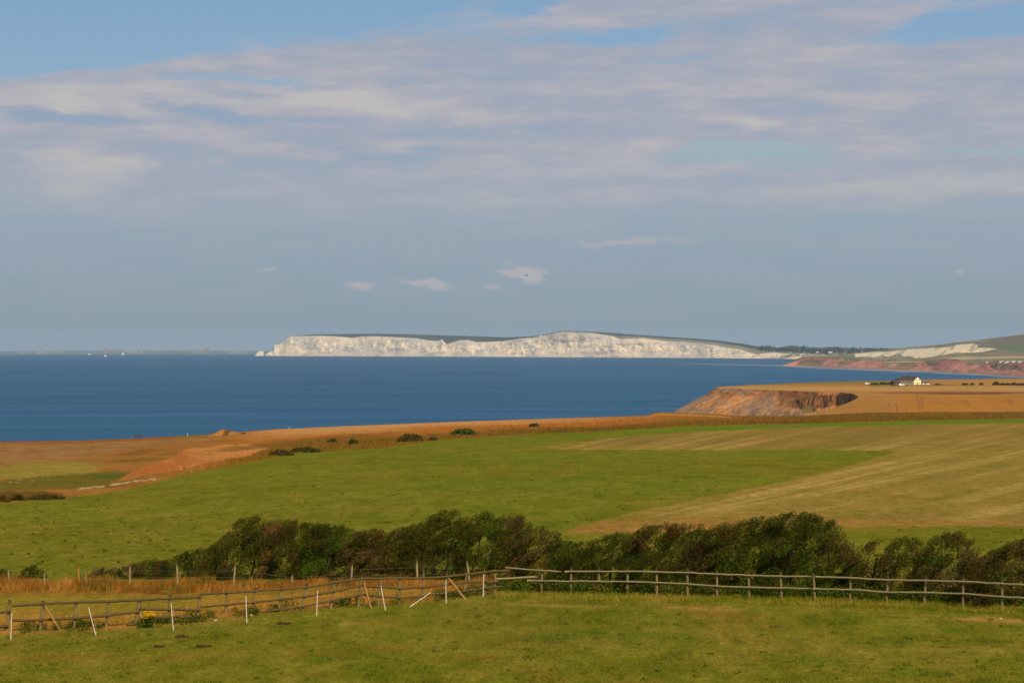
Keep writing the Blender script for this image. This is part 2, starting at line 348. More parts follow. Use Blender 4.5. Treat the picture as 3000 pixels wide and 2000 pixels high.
def near_colour(px, py, Y):
    G = lambda a, b: w3(a, b, groundY(a, b))
    """ground cover, as reflectance"""
    x = (px - 1500) / F * Y
    n1 = fbm(x / 7, Y / 7, 4, 1); n2 = fbm(x / 30, Y / 45, 4, 2); n3 = fbm(x / 1.6, Y / 2.2, 4, 3)
    qx = px + 14 * fbm(px / 60, py / 12, 3, 8); qy = py + (4 * fbm(px / 45, py / 14, 4, 9)) * np.clip((py - 1180) / 250, .2, 1)
    def mix(c, t, m): return c * (1 - m[..., None]) + A(t) * m[..., None]
    far = sst(1700, 1300, py)
    C = np.zeros(px.shape + (3,)) + alb(120, 117, 36)
    C = mix(C, alb(112, 123, 36), sst(-.2, .25, n2) * (0.25 + .55 * far))
    C = mix(C, alb(136, 119, 50), sst(.02, .3, n1) * (.75 - .5 * far))
    C = mix(C, alb(140, 122, 58), sst(1480, 1700, py) * .35 * sst(-.1, .2, n2))
    C = mix(C, alb(96, 112, 28), sst(.1, .35, n3) * .45)
    mt = fbm(x / 1.8, Y / 8, 5, 24); mn = fbm(x / .8, Y / 2.6, 5, 25); nf = sst(135, 115, Y)
    mt = mt * (1 - nf) + mn * nf
    C = mix(C, alb(142, 128, 54), sst(.02, .2, mt) * (.32 + .06 * nf)); C = mix(C, alb(92, 98, 26), sst(-.04, -.22, mt) * (.28 + .1 * nf))
    # stubble
    st = inpoly(STUB1, qx, qy).astype(float)
    w1, w2 = G(1637, 1553), G(2487, 1367); dd = (w2 - w1)[:2] / np.linalg.norm((w2 - w1)[:2]); ang = x * dd[0] + Y * dd[1]; ac = Y * dd[0] - x * dd[1]; lq = np.log(np.maximum(py + .21 * (px - 2300) - 1120, 5)) * 30; swath = fbm(px / 420, lq, 4, 21); sw2 = fbm(px / 900, lq / 3.5, 3, 23)
    S = np.zeros_like(C) + alb(150, 126, 62)
    S = mix(S, alb(176, 148, 84), sst(-.02, .25, swath)); S = mix(S, alb(124, 114, 46), sst(0, .25, sw2) * .75)
    S = mix(S, alb(150, 112, 62), sst(1330, 1280, py) * .35)
    S = mix(S, alb(158, 116, 60), sst(1500, 1540, py) * .7)
    C = C * (1 - st[..., None]) + S * st[..., None]
    # bright green headland strips
    gs = sst(0, 4, qy - B_ROUGH(px)) * sst(22, 8, qy - B_ROUGH(px)) * sst(1400, 2100, px)
    C = mix(C, alb(104, 128, 28), gs * (1 - st) * .9)
    # rough ground beyond the field
    rg = sst(2.0, -2.0, qy - B_ROUGH(px))
    e = EDGE(px); t = np.clip((B_ROUGH(px) - py) / np.maximum(B_ROUGH(px) - e, 1), 0, 1)      # 0 at the field, 1 at the cliff edge
    R = np.zeros_like(C) + alb(140, 100, 34)
    R = mix(R, alb(112, 92, 28), sst(-.1, .2, n1 + n3 * .6))
    R = mix(R, alb(178, 112, 48), sst(.32, .5, t + n2 * .35) * sst(2500, 1700, px))
    R = mix(R, alb(204, 148, 92), sst(.62, .85, t + n2 * .25) * sst(2000, 1500, px) * sst(620, 900, px))
    # left slope
    lf = sst(760, 560, px)
    crest = pl([(-500, 1400), (0, 1362), (110, 1350), (255, 1338), (425, 1312), (560, 1294), (700, 1276), (900, 1262)])(px) + 6 * fbm(px / 40, px * 0, 2, 4)
    R = mix(R, alb(162, 112, 56), lf * sst(-4, 6, py - crest))
    R = mix(R, alb(138, 92, 38), lf * sst(-.05, .2, n2 + .3 * fbm(px / 40, py / 10, 3, 41)) * sst(0, 6, py - crest) * .8)
    R = mix(R, alb(160, 122, 78), lf * sst(4, -4, py - crest) * .9)
    R = mix(R, alb(152, 96, 52), lf * sst(4, -4, py - crest) * sst(-.1, .15, fbm(px / 50, py / 5, 3, 33)) * .5)
    R = mix(R, alb(158, 94, 44), lf * sst(12, 5, py - e) * .8); 
    yg = sst(1.0, .5, ((px - 130) / 190) ** 2 + ((py - 1385 + px * .05) / 32) ** 2 + .7 * fbm(px / 30, py / 9, 3, 52))
    R = mix(R, alb(158, 138, 62), yg * .85)
    gb = sst(1.0, .45, ((px - 170) / 300) ** 2 + ((py - 1424 + px * .07) / 26) ** 2 + .8 * fbm(px / 30, py / 9, 3, 53))
    R = mix(R, alb(112, 104, 40), gb * .85)
    gb = sst(1.0, .45, ((px - 330) / 90) ** 2 + ((py - 1392) / 14) ** 2 + .8 * fbm(px / 20, py / 7, 3, 54))
    R = mix(R, alb(100, 102, 44), gb * .8)
    rb = sst(1.0, .5, ((px - 60) / 170) ** 2 + ((py - 1452) / 16) ** 2 + .8 * fbm(px / 25, py / 8, 3, 55))
    R = mix(R, alb(104, 78, 36), rb * .9)
    gy = sst(1.0, .4, ((px - 560) / 75) ** 2 + ((py - 1279) / 6) ** 2); R = mix(R, alb(142, 112, 36), gy * .8)
    og = inpoly(ORANGE, qx + 26 * fbm(px / 40, py / 8, 4, 59), qy + 7 * fbm(px / 30, py / 6, 4, 60)).astype(float)
    O = np.zeros_like(C) + alb(184, 112, 60); O = mix(O, alb(200, 136, 78), sst(.35, .75, (px - 322) / 430 + fbm(px / 60, py / 5, 4, 61)))
    R = R * (1 - og[..., None]) + O * og[..., None]
    dk = sst(1.0, .3, ((px - 880) / 330) ** 2 + ((py - 1295 + (px - 880) * .1) / 12) ** 2 + fbm(px / 30, py / 6, 3, 56)); R = mix(R, alb(124, 92, 38), dk * .7)
    pal = sst(3.2, 1.2, np.abs(py - pl([(225, 1433), (240, 1430), (310, 1423), (380, 1411), (420, 1406), (460, 1402)])(px) + 3 * fbm(px / 12, px * 0, 2, 70))) * sst(225, 240, px) * sst(468, 450, px)
    R = mix(R, alb(205, 180, 140), pal * sst(-.15, .05, fbm(px / 9, py / 4, 2, 71)))
    sp = sst(.26, .36, fbm(px / 16, py / 5, 3, 72)) * sst(250, 150, px) * sst(1380, 1392, py) * sst(1425, 1410, py); R = mix(R, alb(200, 180, 130), sp * .8)
    tt = sst(2.5, .5, np.abs(py - (EDGE(px) + 7))) * sst(1850, 1950, px) * sst(2180, 2100, px); R = mix(R, alb(205, 160, 95), tt * .8)
    C = C * (1 - rg[..., None]) + R * rg[..., None]
    # strip behind the left fence
    lo = pl([(-1000, 1870), (0, 1856), (400, 1838), (600, 1822), (800, 1793), (1050, 1770), (1250, 1762), (1450, 1735), (1500, 1700)])(px)
    bs = sst(6, -4, py - lo + 5 * n3) * sst(1690, 1712, py) * sst(1520, 1440, px)
    T = np.zeros_like(C) + alb(142, 124, 44)
    T = mix(T, alb(172, 126, 62), sst(lo - 55, lo - 30, py + 30 * n1)); T = mix(T, alb(160, 112, 40), sst(850, 1150, px) * .6)
    T = mix(T, alb(148, 112, 48), sst(1748, 1738, py))
    C = C * (1 - bs[..., None]) + T * bs[..., None]
    # lush foot of the right fence, and worn patches
    rf = pl([(1450, 1742), (1900, 1752), (2300, 1762), (2700, 1776), (3000, 1795), (9000, 1990)])(px)
    gr = sst(1440, 1520, px) * sst(14, 2, np.abs(py - rf) + 14 * n3); C = mix(C, alb(118, 120, 24), gr * .8)
    wp = sst(1440, 1520, px) * sst(12, 3, np.abs(py - rf - 26) + 22 * np.abs(n1)) * sst(.0, .15, fbm(x / 2.5, Y / 2.5, 3, 80)); C = mix(C, alb(180, 140, 75), wp * .8)
    bg = sst(.12, .3, fbm(x / 3.2, Y / 4.5, 4, 81)) * sst(1760, 1840, py); C = mix(C, alb(90, 112, 24), bg * .55)
    bb = sst(.14, .3, fbm(x / 4.0 + 9, Y / 6, 4, 82)) * sst(1740, 1800, py); C = mix(C, alb(140, 112, 48), bb * .7)
    return C

def build_ground():
    pxs = np.concatenate([[-12000, -7000, -4000, -2500, -1500, -900, -500], np.arange(-300, 3301, 3.2), [3500, 3900, 4500, 5500, 7500, 11000, 16000]])
    t = np.concatenate([np.linspace(0, .35, 150)[:-1], np.linspace(.35, 1, 175)])
    PX = np.broadcast_to(pxs, (len(t), len(pxs))).copy(); e = EDGE(pxs)
    PY = e[None] + (2090 - e[None]) * t[:, None]
    Y = groundY(PX, PY); P = w3(PX, PY, Y)
    # rough surface so that far grass catches light unevenly
    P[..., 2] += (fbm(P[..., 0] / 2.0, P[..., 1] / 2.0, 3, 91) * .10) * sst(60, 90, Y) * sst(400, 150, Y)
    C = near_colour(PX, PY, Y)
    # the bank rising to the viewer
    last = P[-1]; rows = []; cr = []
    for yy in (66, 58, 48, 36, 24, 12, 0, -15, -60, -200):
        r = last.copy(); f = (last[:, 1] - yy) / last[:, 1]
        r[:, 1] = yy; r[:, 2] = np.where(yy > 0, last[:, 2] + (78.3 - last[:, 2]) * np.clip((last[:, 1] - yy) / last[:, 1], 0, 1), 78.3)
        rows.append(r); cr.append(C[-1])
    P = np.concatenate([P, np.stack(rows)]); C = np.concatenate([C, np.stack(cr)])
    # cliff falling to the sea behind the edge
    top = P[0]; drop = []
    for k, dz in ((18, -14), (34, -32), (50, -75)):
        d = top.copy(); d[:, 1] += k; d[:, 2] = top[:, 2] + dz; drop.append(d)
    P = np.concatenate([np.stack(drop[::-1]), P]); C = np.concatenate([np.repeat(alb(150, 105, 62)[None, None], 3, 0).repeat(C.shape[1], 1), C])
    o = grid('ground', P, C, M['ground'], flip=True); o['kind'] = 'structure'
build_ground()

# small knoll on the cliff edge
def knoll():
    pxs = np.linspace(616, 712, 60); t = np.linspace(-1, 1, 24)
    top = pl([(616, 1272), (630, 1268), (640, 1262), (650, 1258), (662, 1258), (675, 1261), (690, 1267), (712, 1267)])
    P = np.zeros((len(t), len(pxs), 3)); C = np.zeros_like(P)
    base = groundY(pxs, EDGE(pxs) + 6)
    for i, tt in enumerate(t):
        Y = base + tt * 14; zb = H - (EDGE(pxs) + 6 - 1000) / F * base; zt = H - (top(pxs) - 1000) / F * base
        z = zb - .5 + (zt - zb + .5) * (1 - tt * tt) ** .7
        P[i] = np.stack([(pxs - 1500) / F * base, Y, z + .25 * fbm(pxs / 9, Y / 3, 3, 5)], -1)
        C[i] = alb(176, 122, 66); C[i][(np.abs(pxs - 671) < 8) & (tt < .2)] = alb(105, 80, 36)
    o = grid('mound', P, C, M['ground'], flip=True); tag(o, kind='structure'); o.name = 'hill'
knoll()

# ------------------------------------------------------------------ sea
def build_sea():
    m, nt, b = new_mat('sea_water')
    g = nt.nodes.new('ShaderNodeNewGeometry')
    mp = nt.nodes.new('ShaderNodeMapping'); mp.inputs['Scale'].default_value = (.22, 1, 1); mp.inputs['Rotation'].default_value = (0, 0, .12); nt.links.new(g.outputs['Position'], mp.inputs[0])
    a = maprange(nt, nz(nt, mp.outputs[0], .0006, 4, .5), .35, .65, 0, 1); c_ = maprange(nt, nz(nt, mp.outputs[0], .006, 5, .6), .3, .7, 0, 1); d = maprange(nt, nz(nt, mp.outputs[0], .06, 4, .6), .3, .7, 0, 1)
    c = mixc(nt, a, tuple(lin((34, 84, 108))), tuple(lin((42, 88, 122))))
    c = mixc(nt, c_, mixc(nt, 1., c, (.50, .68, .78), 'MULTIPLY'), mixc(nt, 1., c, (1.5, 1.3, 1.2), 'MULTIPLY'))
    c = mixc(nt, d, mixc(nt, 1., c, (.86, .88, .9), 'MULTIPLY'), mixc(nt, 1., c, (1.14, 1.12, 1.1), 'MULTIPLY'))
    nt.links.new(c, b.inputs['Base Color']); b.inputs['Roughness'].default_value = .5; b.inputs['Specular IOR Level'].default_value = .05; b.inputs['IOR'].default_value = 1.33
    r = np.concatenate([np.linspace(20, 4000, 60), np.linspace(4100, 60000, 240)]); th = np.linspace(0, 2 * math.pi, 721)
    R, T = np.meshgrid(r, th, indexing='ij')
    P = np.stack([R * np.sin(T), R * np.cos(T), -R * R / (2 * RE)], -1)
    o = grid('sea', P, np.full(P.shape, .5), m, flip=False); o['kind'] = 'structure'
build_sea()

# ------------------------------------------------------------------ the headland with its crumbling cliff
HSIL = pl([(2095, 1133.3), (2108, 1133), (2200, 1127), (2350, 1120), (2500, 1116), (2620, 1114), (2700, 1111), (2880, 1110), (2890, 1109), (3000, 1108), (6000, 1100)])
RIM = pl([(2095, 1135.2), (2108, 1136), (2180, 1140), (2300, 1144), (2400, 1148), (2460, 1149), (2500, 1153), (2516, 1162)])
LIP = pl([(2350, 1222), (2380, 1213), (2430, 1199), (2475, 1183), (2500, 1172), (2516, 1162)])
def plateauY(px, py):
    z = 38.5 + 1.0 * fbm(np.asarray(px) / 220., np.asarray(py) / 25., 3, 6)
    return (H - z) / ((np.asarray(py, float) - 1000) / F)
def head_colour(px, py):
    def mix(c, t, m): return c * (1 - m[..., None]) + A(t) * m[..., None]
    q = py + 1.5 * fbm(px / 60, py / 5, 3, 7)
    C = np.zeros(px.shape + (3,)) + alb(186, 132, 72)
    C = mix(C, alb(176, 136, 76), sst(-.1, .15, fbm(px / 80, py / 6, 4, 8)) * .7)
    C = mix(C, alb(150, 122, 64), sst(1129, 1125, q) * sst(2760, 2620, px) * sst(2120, 2180, px))
    C = mix(C, alb(192, 146, 90), sst(1131, 1134, q) * sst(1147, 1142, q))
    C = mix(C, alb(140, 92, 54), sst(2520, 2640, px) * sst(4.5, 2.5, np.abs(q - 1150.5)) * .8)
    C = mix(C, alb(96, 60, 40), sst(2640, 2780, px) * sst(1, .5, np.abs(q - 1152.5) / 3) * sst(2980, 2900, px) * .8)
    C = mix(C, alb(182, 124, 54), sst(1156, 1159, q) * sst(2600, 2660, px))
    C = mix(C, alb(172, 120, 58), sst(1156, 1165, q) * sst(2660, 2600, px) * .6)
    C = mix(C, alb(110, 104, 44), sst(2.2, 1.2, np.abs(q - 1129.5)) * sst(2535, 2560, px) * sst(2680, 2640, px) * .9)
    C = mix(C, alb(112, 98, 42), sst(1.5, .8, np.abs(q - 1127.0)) * sst(2640, 2660, px) * sst(2840, 2780, px) * .8)
    for x0, y0, x1, y1 in ((2686, 1161, 2694, 1199), (2698, 1161, 2705, 1198), (2626, 1180, 2629, 1207), (2819, 1168, 2828, 1186), (2829, 1168, 2842, 1192), (2951, 1170, 2963, 1184), (2958, 1168, 2968, 1183), (2606, 1178, 2607, 1190)):
        xx = x0 + (x1 - x0) * np.clip((py - y0) / (y1 - y0), 0, 1) + .8 * np.sin(py * .2)
        C = mix(C, alb(122, 84, 34), sst(2.2, .7, np.abs(px - xx)) * sst(y0 - 2, y0 + 2, py) * sst(y1 + 2, y1 - 2, py) * .8)
    return C
def build_headland():
    parts = []
    px = np.concatenate([np.arange(2100, 2515, 2.6), [2516.0]]); t = np.linspace(0, 1, 26)[:, None]
    PX = np.broadcast_to(px, (26, len(px))); PY = HSIL(px) + (RIM(px) - HSIL(px)) * t
    P = w3(PX, PY, plateauY(PX, PY)); C = head_colour(PX, PY)
    drop = P[:1].copy(); drop[..., 1] += 60; drop[..., 2] -= 36; drop[..., 0] = drop[..., 0] * 1.04 + 30
    drop2 = P[:1].copy(); drop2[..., 1] += 90; drop2[..., 2] = -4; drop2[..., 0] = drop2[..., 0] * 1.05 + 40
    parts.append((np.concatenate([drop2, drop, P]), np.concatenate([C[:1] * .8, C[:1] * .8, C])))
    px = np.concatenate([np.arange(2516.0, 3300, 2.6), [3400, 3700, 4500, 6000, 9000]]); t = np.linspace(0, 1, 80)[:, None]
    K = np.full(len(px), 1162.0); ta = np.linspace(0, 1, 26)[:, None]; tb = np.linspace(0, 1, 40)[1:, None]
    PY = np.concatenate([HSIL(px) + (K - HSIL(px)) * ta, K + (1240 - K) * tb]); PX = np.broadcast_to(px, PY.shape)
    P = w3(PX, PY, plateauY(PX, PY)); C = head_colour(PX, PY)
    drop = P[:1].copy(); drop[..., 1] += 60; drop[..., 2] -= 36
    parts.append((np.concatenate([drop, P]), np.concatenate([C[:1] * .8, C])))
    px = np.linspace(2352, 2516, 64); t = np.linspace(0, 1, 40)[:, None]
    PX = np.broadcast_to(px, (40, len(px))); PY = LIP(px) + (1240 - LIP(px)) * t
    P = w3(PX, PY, plateauY(PX, PY)); C = head_colour(PX, PY)
    drop = P[:1].copy(); drop[..., 1] += 22; drop[..., 2] -= 34; drop[..., 0] -= 8
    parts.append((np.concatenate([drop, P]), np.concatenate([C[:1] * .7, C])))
    o = grids('ground', parts, M['ground']); o['kind'] = 'structure'
    import bmesh
    bm = bmesh.new(); bm.from_mesh(o.data); bmesh.ops.remove_doubles(bm, verts=bm.verts, dist=.05); bm.to_mesh(o.data); bm.free()
    # cliff face: from the rim down to the beach
    n = 260; m = 90; pr = np.linspace(2098, 2519, n); v = np.linspace(0, 1, m)[:, None]
    R = w3(pr, RIM(pr) - .4, plateauY(pr, RIM(pr)))
    u = np.linspace(0, 1, n)
    offx = np.interp(u, [0, .12, .3, .6, 1], [-72, -68, -52, -30, -14]); offy = np.interp(u, [0, .2, .6, 1], [-62, -60, -60, -46])
    prof = v ** np.interp(u, [0, .6, 1], [1.0, 1.0, .9])[None]
    P = np.zeros((m, n, 3))
    ix = np.arange(n)[None] * 1.0; iy = v * m
    rel = .6 * fbm(u[None] * 22 + v * 2.0, v * 4, 5, 13); ribs = np.abs(fbm(u[None] * 42 + 2 * v, v * 2.2, 4, 14)) * 2
    amp = 12 * np.sin(np.clip(v, 0, 1) * math.pi) ** .7
    wgt = sst(.5, .7, u)[None]
    P[..., 0] = R[:, 0] + offx * prof + rel * amp * .7
    P[..., 1] = R[:, 1] + offy * prof + rel * amp * 1.6 + ribs * wgt * 18 * np.sin(np.clip(v * 1.6, 0, 1) * math.pi)
    zt = R[:, 2]; step = v + .10 * np.sin(v * 9) * sst(.1, .5, u)[None] + .12 * rel * amp / 12
    P[..., 2] = zt * (1 - np.clip(step, 0, 1.0)) - 1.0 * v
    spx = 1500 + P[..., 0] / P[..., 1] * F; spy = 1000 + (H - P[..., 2]) / P[..., 1] * F
    def mix(c, t_, k): return c * (1 - k[..., None]) + A(t_) * k[..., None]
    C = np.zeros_like(P) + alb(186, 132, 86, 1.25)
    C = mix(C, alb(196, 132, 74), sst(-.05, .2, fbm(spx / 30, spy / 9, 4, 15)))
    C = mix(C, alb(196, 118, 62), sst(1166, 1156, spy + 12 * fbm(spx / 30, spy / 9, 3, 19)) * .7)
    C = mix(C, alb(158, 128, 104, 1.2), sst(.0, .18, fbm(spx / 45, spy / 22, 4, 16) + .12 * sst(1165, 1195, spy)) * sst(2480, 2350, spx) * .85)
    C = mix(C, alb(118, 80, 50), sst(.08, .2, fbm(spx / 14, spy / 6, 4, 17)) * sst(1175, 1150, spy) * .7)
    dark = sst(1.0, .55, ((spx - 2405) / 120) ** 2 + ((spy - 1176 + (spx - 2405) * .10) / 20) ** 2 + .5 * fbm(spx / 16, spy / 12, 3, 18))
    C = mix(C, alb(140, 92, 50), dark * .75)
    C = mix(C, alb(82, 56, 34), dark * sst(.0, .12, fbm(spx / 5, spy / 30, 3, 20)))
    C = mix(C, alb(122, 108, 58), sst(1.0, .5, ((spx - 2370) / 26) ** 2 + ((spy - 1200) / 12) ** 2) * .8)
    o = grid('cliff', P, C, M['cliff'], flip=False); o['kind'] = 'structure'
build_headland()

# ------------------------------------------------------------------ far land
def surf(name, px, lo, hi, Ylo, Yhi, ny, colour, mat, relief=None, power=1.0, back=None):
    """a slope whose foot is at pixel line lo / distance Ylo and whose crest is at hi / Yhi"""
    t = np.linspace(0, 1, ny)[:, None]
    PX = np.broadcast_to(px, (ny, len(px))).copy(); PY = lo + (hi - lo) * t
    Y = Ylo + (Yhi - Ylo) * t ** power
    if relief is not None: Y = Y + relief(PX, PY, t)
    P = w3(PX, PY, Y); C = colour(PX, PY, t)
    if back:
        b = P[-1:].copy(); b[..., 1] += back[0]; b[..., 0] *= (b[..., 1]) / (b[..., 1] - back[0]); b[..., 2] -= back[1]
        P = np.concatenate([P, b]); C = np.concatenate([C, C[-1:]])
    o = grid(name, P, C, mat, flip=False); o['kind'] = 'structure'; return o
def mixA(c, t, m): return c * (1 - m[..., None]) + A(t) * m[..., None]

CHTOP = pl([(778, 1037), (783, 1035), (790, 1031), (800, 1024), (802, 1010), (815, 1008), (830, 1002), (838, 993), (850, 984), (865, 984), (930, 983), (980, 984), (1030, 989), (1060, 985), (1100, 984), (1160, 987), (1220, 990), (1250, 995),
            (1280, 998), (1295, 993), (1308, 1008), (1325, 1002), (1345, 996), (1370, 995), (1395, 1001), (1430, 1001), (1470, 999), (1500, 995), (1530, 990), (1560, 988), (1575, 981), (1600, 979), (1625, 972), (1650, 970), (1680, 970.5),
            (1730, 974), (1780, 981), (1800, 986), (1815, 992), (1850, 991), (1880, 990), (1920, 995), (1950, 998), (2000, 1000), (2050, 1005), (2090, 1010), (2130, 1018), (2170, 1024), (2190, 1031), (2215, 1038), (2240, 1035), (2262, 1032), (2300, 1036), (2345, 1041)])
CHBASE = pl([(770, 1041.5), (1000, 1043), (1300, 1045), (1500, 1046.3), (2000, 1048), (2250, 1049.5), (2350, 1051)])
def chY(px): return np.interp(px, [770, 1300, 2000, 2350], [20600, 18600, 16300, 14600])
def chalk_rel(PX, PY, t):
    env = np.sin(np.clip(t, 0, 1) * math.pi) ** 1.1
    a = fbm(PX / 55, PY / 60 + PX / 160, 4, 31); b = fbm(PX / 15 + PY / 60, PY / 16, 4, 32); c = np.abs(fbm(PX / 26 - PY / 80, PY / 50, 3, 35))
    return env * (a * 120 + b * 40 + c * 25)
def chalk_col(PX, PY, t):
    C = np.zeros(PX.shape + (3,)) + chk(250, 227, 193, 1.08)
    C = mixA(C, chk(222, 208, 192, 1.1), sst(-.1, .2, fbm(PX / 60, PY / 12, 4, 33)))
    v = sst(.06, .17, fbm(PX / 20 - PY / 60, PY / 9, 5, 34) - .06 * sst(1150, 900, PX)) * sst(.97, .8, t)
    C = mixA(C, chk(176, 172, 166, 1.0), v * .85)
    C = mixA(C, chk(196, 184, 168, 1.0), sst(.1, .2, fbm(PX / 8 + PY / 30, PY / 6, 4, 38)) * .6)
    C = mixA(C, chk(215, 190, 160), sst(.22, .05, t) * .4)
    return C
px = np.arange(778, 2350, 1.6)
surf('cliff', px, CHBASE(px) + .6, CHTOP(px), chY(px), chY(px) + 240, 70, chalk_col, M['chalk'], chalk_rel)
DOWN = pl([(778, 1037.2), (790, 1031.2), (800, 1024.2), (802, 1010.2), (815, 1008.2), (830, 1002.2), (838, 993.2), (850, 984.2), (866, 983.5), (920, 979), (1100, 977), (1200, 979), (1300, 982), (1400, 985), (1480, 988), (1560, 985), (1600, 978), (1640, 969.5), (1680, 969), (1700, 969.5), (1780, 974.5), (1900, 983), (2000, 989), (2100, 997), (2180, 1007), (2210, 1013), (2260, 1020), (2350, 1030)])
def down_col(PX, PY, t):
    C = np.zeros(PX.shape + (3,)) + chk(88, 94, 86, .85)
    C = mixA(C, chk(70, 80, 66, .9), sst(.55, .8, t + .3 * fbm(PX / 40, PY / 6, 3, 36)) * (sst(1250, 1400, PX)))
    C = mixA(C, chk(150, 146, 116, .9), sst(.75, .3, t) * sst(1750, 1850, PX))
    C = mixA(C, alb(150, 122, 96), sst(.35, .05, t) * sst(2150, 2230, PX) * .7)
    return C
px = np.arange(778, 2352, 4.0)
surf('hill', px, CHTOP(px) + .3, np.minimum(DOWN(px), CHTOP(px) - .3), chY(px) + 236, chY(px) + 1000, 14, down_col, M['downs'], back=(1500, 120))

# low land round the bay, the wooded ridge and the red cliffs
REDB = pl([(2290, 1072.5), (2330, 1072.5), (2400, 1075), (2520, 1080), (2700, 1087.5), (2900, 1098), (2950, 1101), (3000, 1104), (4000, 1150)])
REDT = pl([(2290, 1071), (2312, 1064), (2330, 1058), (2348, 1050), (2380, 1046.5), (2440, 1047), (2500, 1052), (2535, 1056), (2555, 1055), (2600, 1062), (2650, 1064), (2700, 1061), (2740, 1056), (2780, 1052), (2800, 1053), (2830, 1063), (2860, 1067), (2900, 1062), (2960, 1062), (3000, 1061), (4000, 1062)])
def red_rel(PX, PY, t):
    return np.sin(np.clip(t, 0, 1) * math.pi) ** 1.1 * (fbm(PX / 40, PY / 30, 4, 41) * 45 + fbm(PX / 12 + PY / 14, PY / 14, 4, 42) * 20)
def red_col(PX, PY, t):
    C = np.zeros(PX.shape + (3,)) + chk(206, 136, 112, 1.15)
    C = mixA(C, chk(220, 158, 124, 1.15), sst(-.05, .2, fbm(PX / 25 + PY / 18, PY / 12, 4, 43)))
    g = sst(.02, .16, fbm(PX / 38, PY / 14, 4, 44) + .10 * sst(2560, 2620, PX) * sst(2790, 2720, PX))
    C = mixA(C, alb(142, 126, 92), g * .8)
    C = mixA(C, alb(196, 150, 118), sst(.14, .04, t))
    return C
px = np.arange(2290, 3320, 2.0)
surf('cliff', px, REDB(px), REDT(px), seaY(REDB(px)), seaY(REDB(px)) + 150, 44, red_col, M['cliff'], red_rel)
def shallows():
    px = np.arange(1980, 3300, 3.0); n = 10
    lo = np.interp(px, [1980, 2290, 2400, 2700, 3000, 3300], [1066, 1074, 1082, 1093, 1109, 1122]) + 1.5 * fbm(px / 40, px * 0, 3, 95); hi = np.interp(px, [1980, 2290, 2300], [1064.5, 1069, 1070]); hi = np.where(px > 2295, REDB(px) - .6, hi)
    t = np.linspace(0, 1, n)[:, None]; PY = lo + (hi - lo) * t; PX = np.broadcast_to(px, PY.shape); Y = seaY(PY); P = w3(PX, PY, Y); P[..., 2] += .25
    C = mixA(np.zeros(P.shape) + lin((74, 106, 132)), lin((124, 132, 142)), sst(.0, .6, t + 0 * PX + .8 * fbm(PX / 60, PY / 3, 3, 96)))
    o = grid('shallow_water', P, C, M['shallow'], flip=False); o['kind'] = 'structure'
M['shallow'] = attr_mat('shallow_water', [(0.003, 4, (.85, .88, .9), (1.15, 1.1, 1.1))], rough=.6)
shallows()
HILL = pl([(2290, 1069), (2315, 1060), (2335, 1050), (2350, 1045.5), (2400, 1043), (2450, 1040), (2500, 1034), (2560, 1028), (2630, 1020.5), (2700, 1013.5), (2760, 1008), (2800, 1003), (2850, 997.5), (2900, 991.5), (2950, 984.5), (3000, 978.5), (3100, 968), (3300, 955)])
CHALK2 = [(2505, 1036), (2560, 1031), (2600, 1030), (2660, 1023), (2700, 1020.5), (2760, 1018), (2792, 1013), (2812, 1008), (2862, 1006), (2864, 1018), (2900, 1019), (2923, 1021.5), (2900, 1026), (2880, 1031), (2840, 1033), (2800, 1033), (2760, 1040), (2710, 1048), (2680, 1049), (2670, 1043), (2600, 1046), (2505, 1045)]
def hill_col(PX, PY, t):
    C = np.zeros(PX.shape + (3,)) + chk(146, 134, 108, .9)
    n = fbm(PX / 50, PY / 7, 4, 45)
    C = mixA(C, chk(120, 122, 94, .9), sst(-.1, .12, n))
    C = mixA(C, chk(128, 118, 100, .88), sst(1014, 1006, PY) * .8)
    C = mixA(C, chk(114, 124, 96, .9), sst(1.0, .5, ((PX - 2990) / 80) ** 2 + ((PY - 1018) / 14) ** 2))
    C = mixA(C, alb(196, 172, 120), sst(2.2, .9, np.abs(PY - 1060.5 + .012 * (PX - 2620))) * sst(2560, 2600, PX) * sst(2730, 2700, PX))
    C = mixA(C, alb(196, 172, 130), sst(4.5, 2, np.abs(PY - 1048 + .012 * (PX - 2850))) * sst(2740, 2800, PX) * .8)
    q = PY + 1.4 * fbm(PX / 9, PY / 5, 3, 46); ch = inpoly(CHALK2, PX + 3 * fbm(PX / 8, PY / 4, 2, 47), q).astype(float)
    K = np.zeros_like(C) + chk(235, 212, 175, 1.0); K = mixA(K, chk(206, 196, 180), sst(-.02, .08, fbm((PX + PY * 1.2) / 7, PY / 20, 5, 48)) * .95)
    K = mixA(K, chk(170, 164, 140, .8), sst(.08, .16, fbm((PX + PY * 1.2) / 11 + 30, PY / 14, 4, 88)) * .8); K = mixA(K, chk(214, 200, 172), sst(2650, 2560, PX) * .5)
    C = C * (1 - ch[..., None]) + K * ch[..., None]
    C = mixA(C, alb(196, 176, 150), sst(1.4, .6, np.abs(PY - (999 + .00035 * (PX - 2870) ** 2))) * sst(2790, 2830, PX) * sst(2912, 2890, PX) * .6)
    return C
def hill_rel(PX, PY, t):
    ch = inpoly(CHALK2, PX, PY).astype(float)
    return ch * (fbm((PX + PY * 1.2) / 8, PY / 40, 3, 49) * 220) + fbm(PX / 70, PY / 18, 3, 50) * 200 * np.sin(t * math.pi)
px = np.arange(2300, 3320, 2.0)
surf('hill', px, REDT(px) - .2, np.minimum(HILL(px), REDT(px) - .6), seaY(REDB(px)) + 148, np.interp(px, [2300, 2600, 3000, 3300], [13800, 12500, 11500, 11000]), 60, hill_col, M['downs'], hill_rel, 1.6, back=(900, 80))
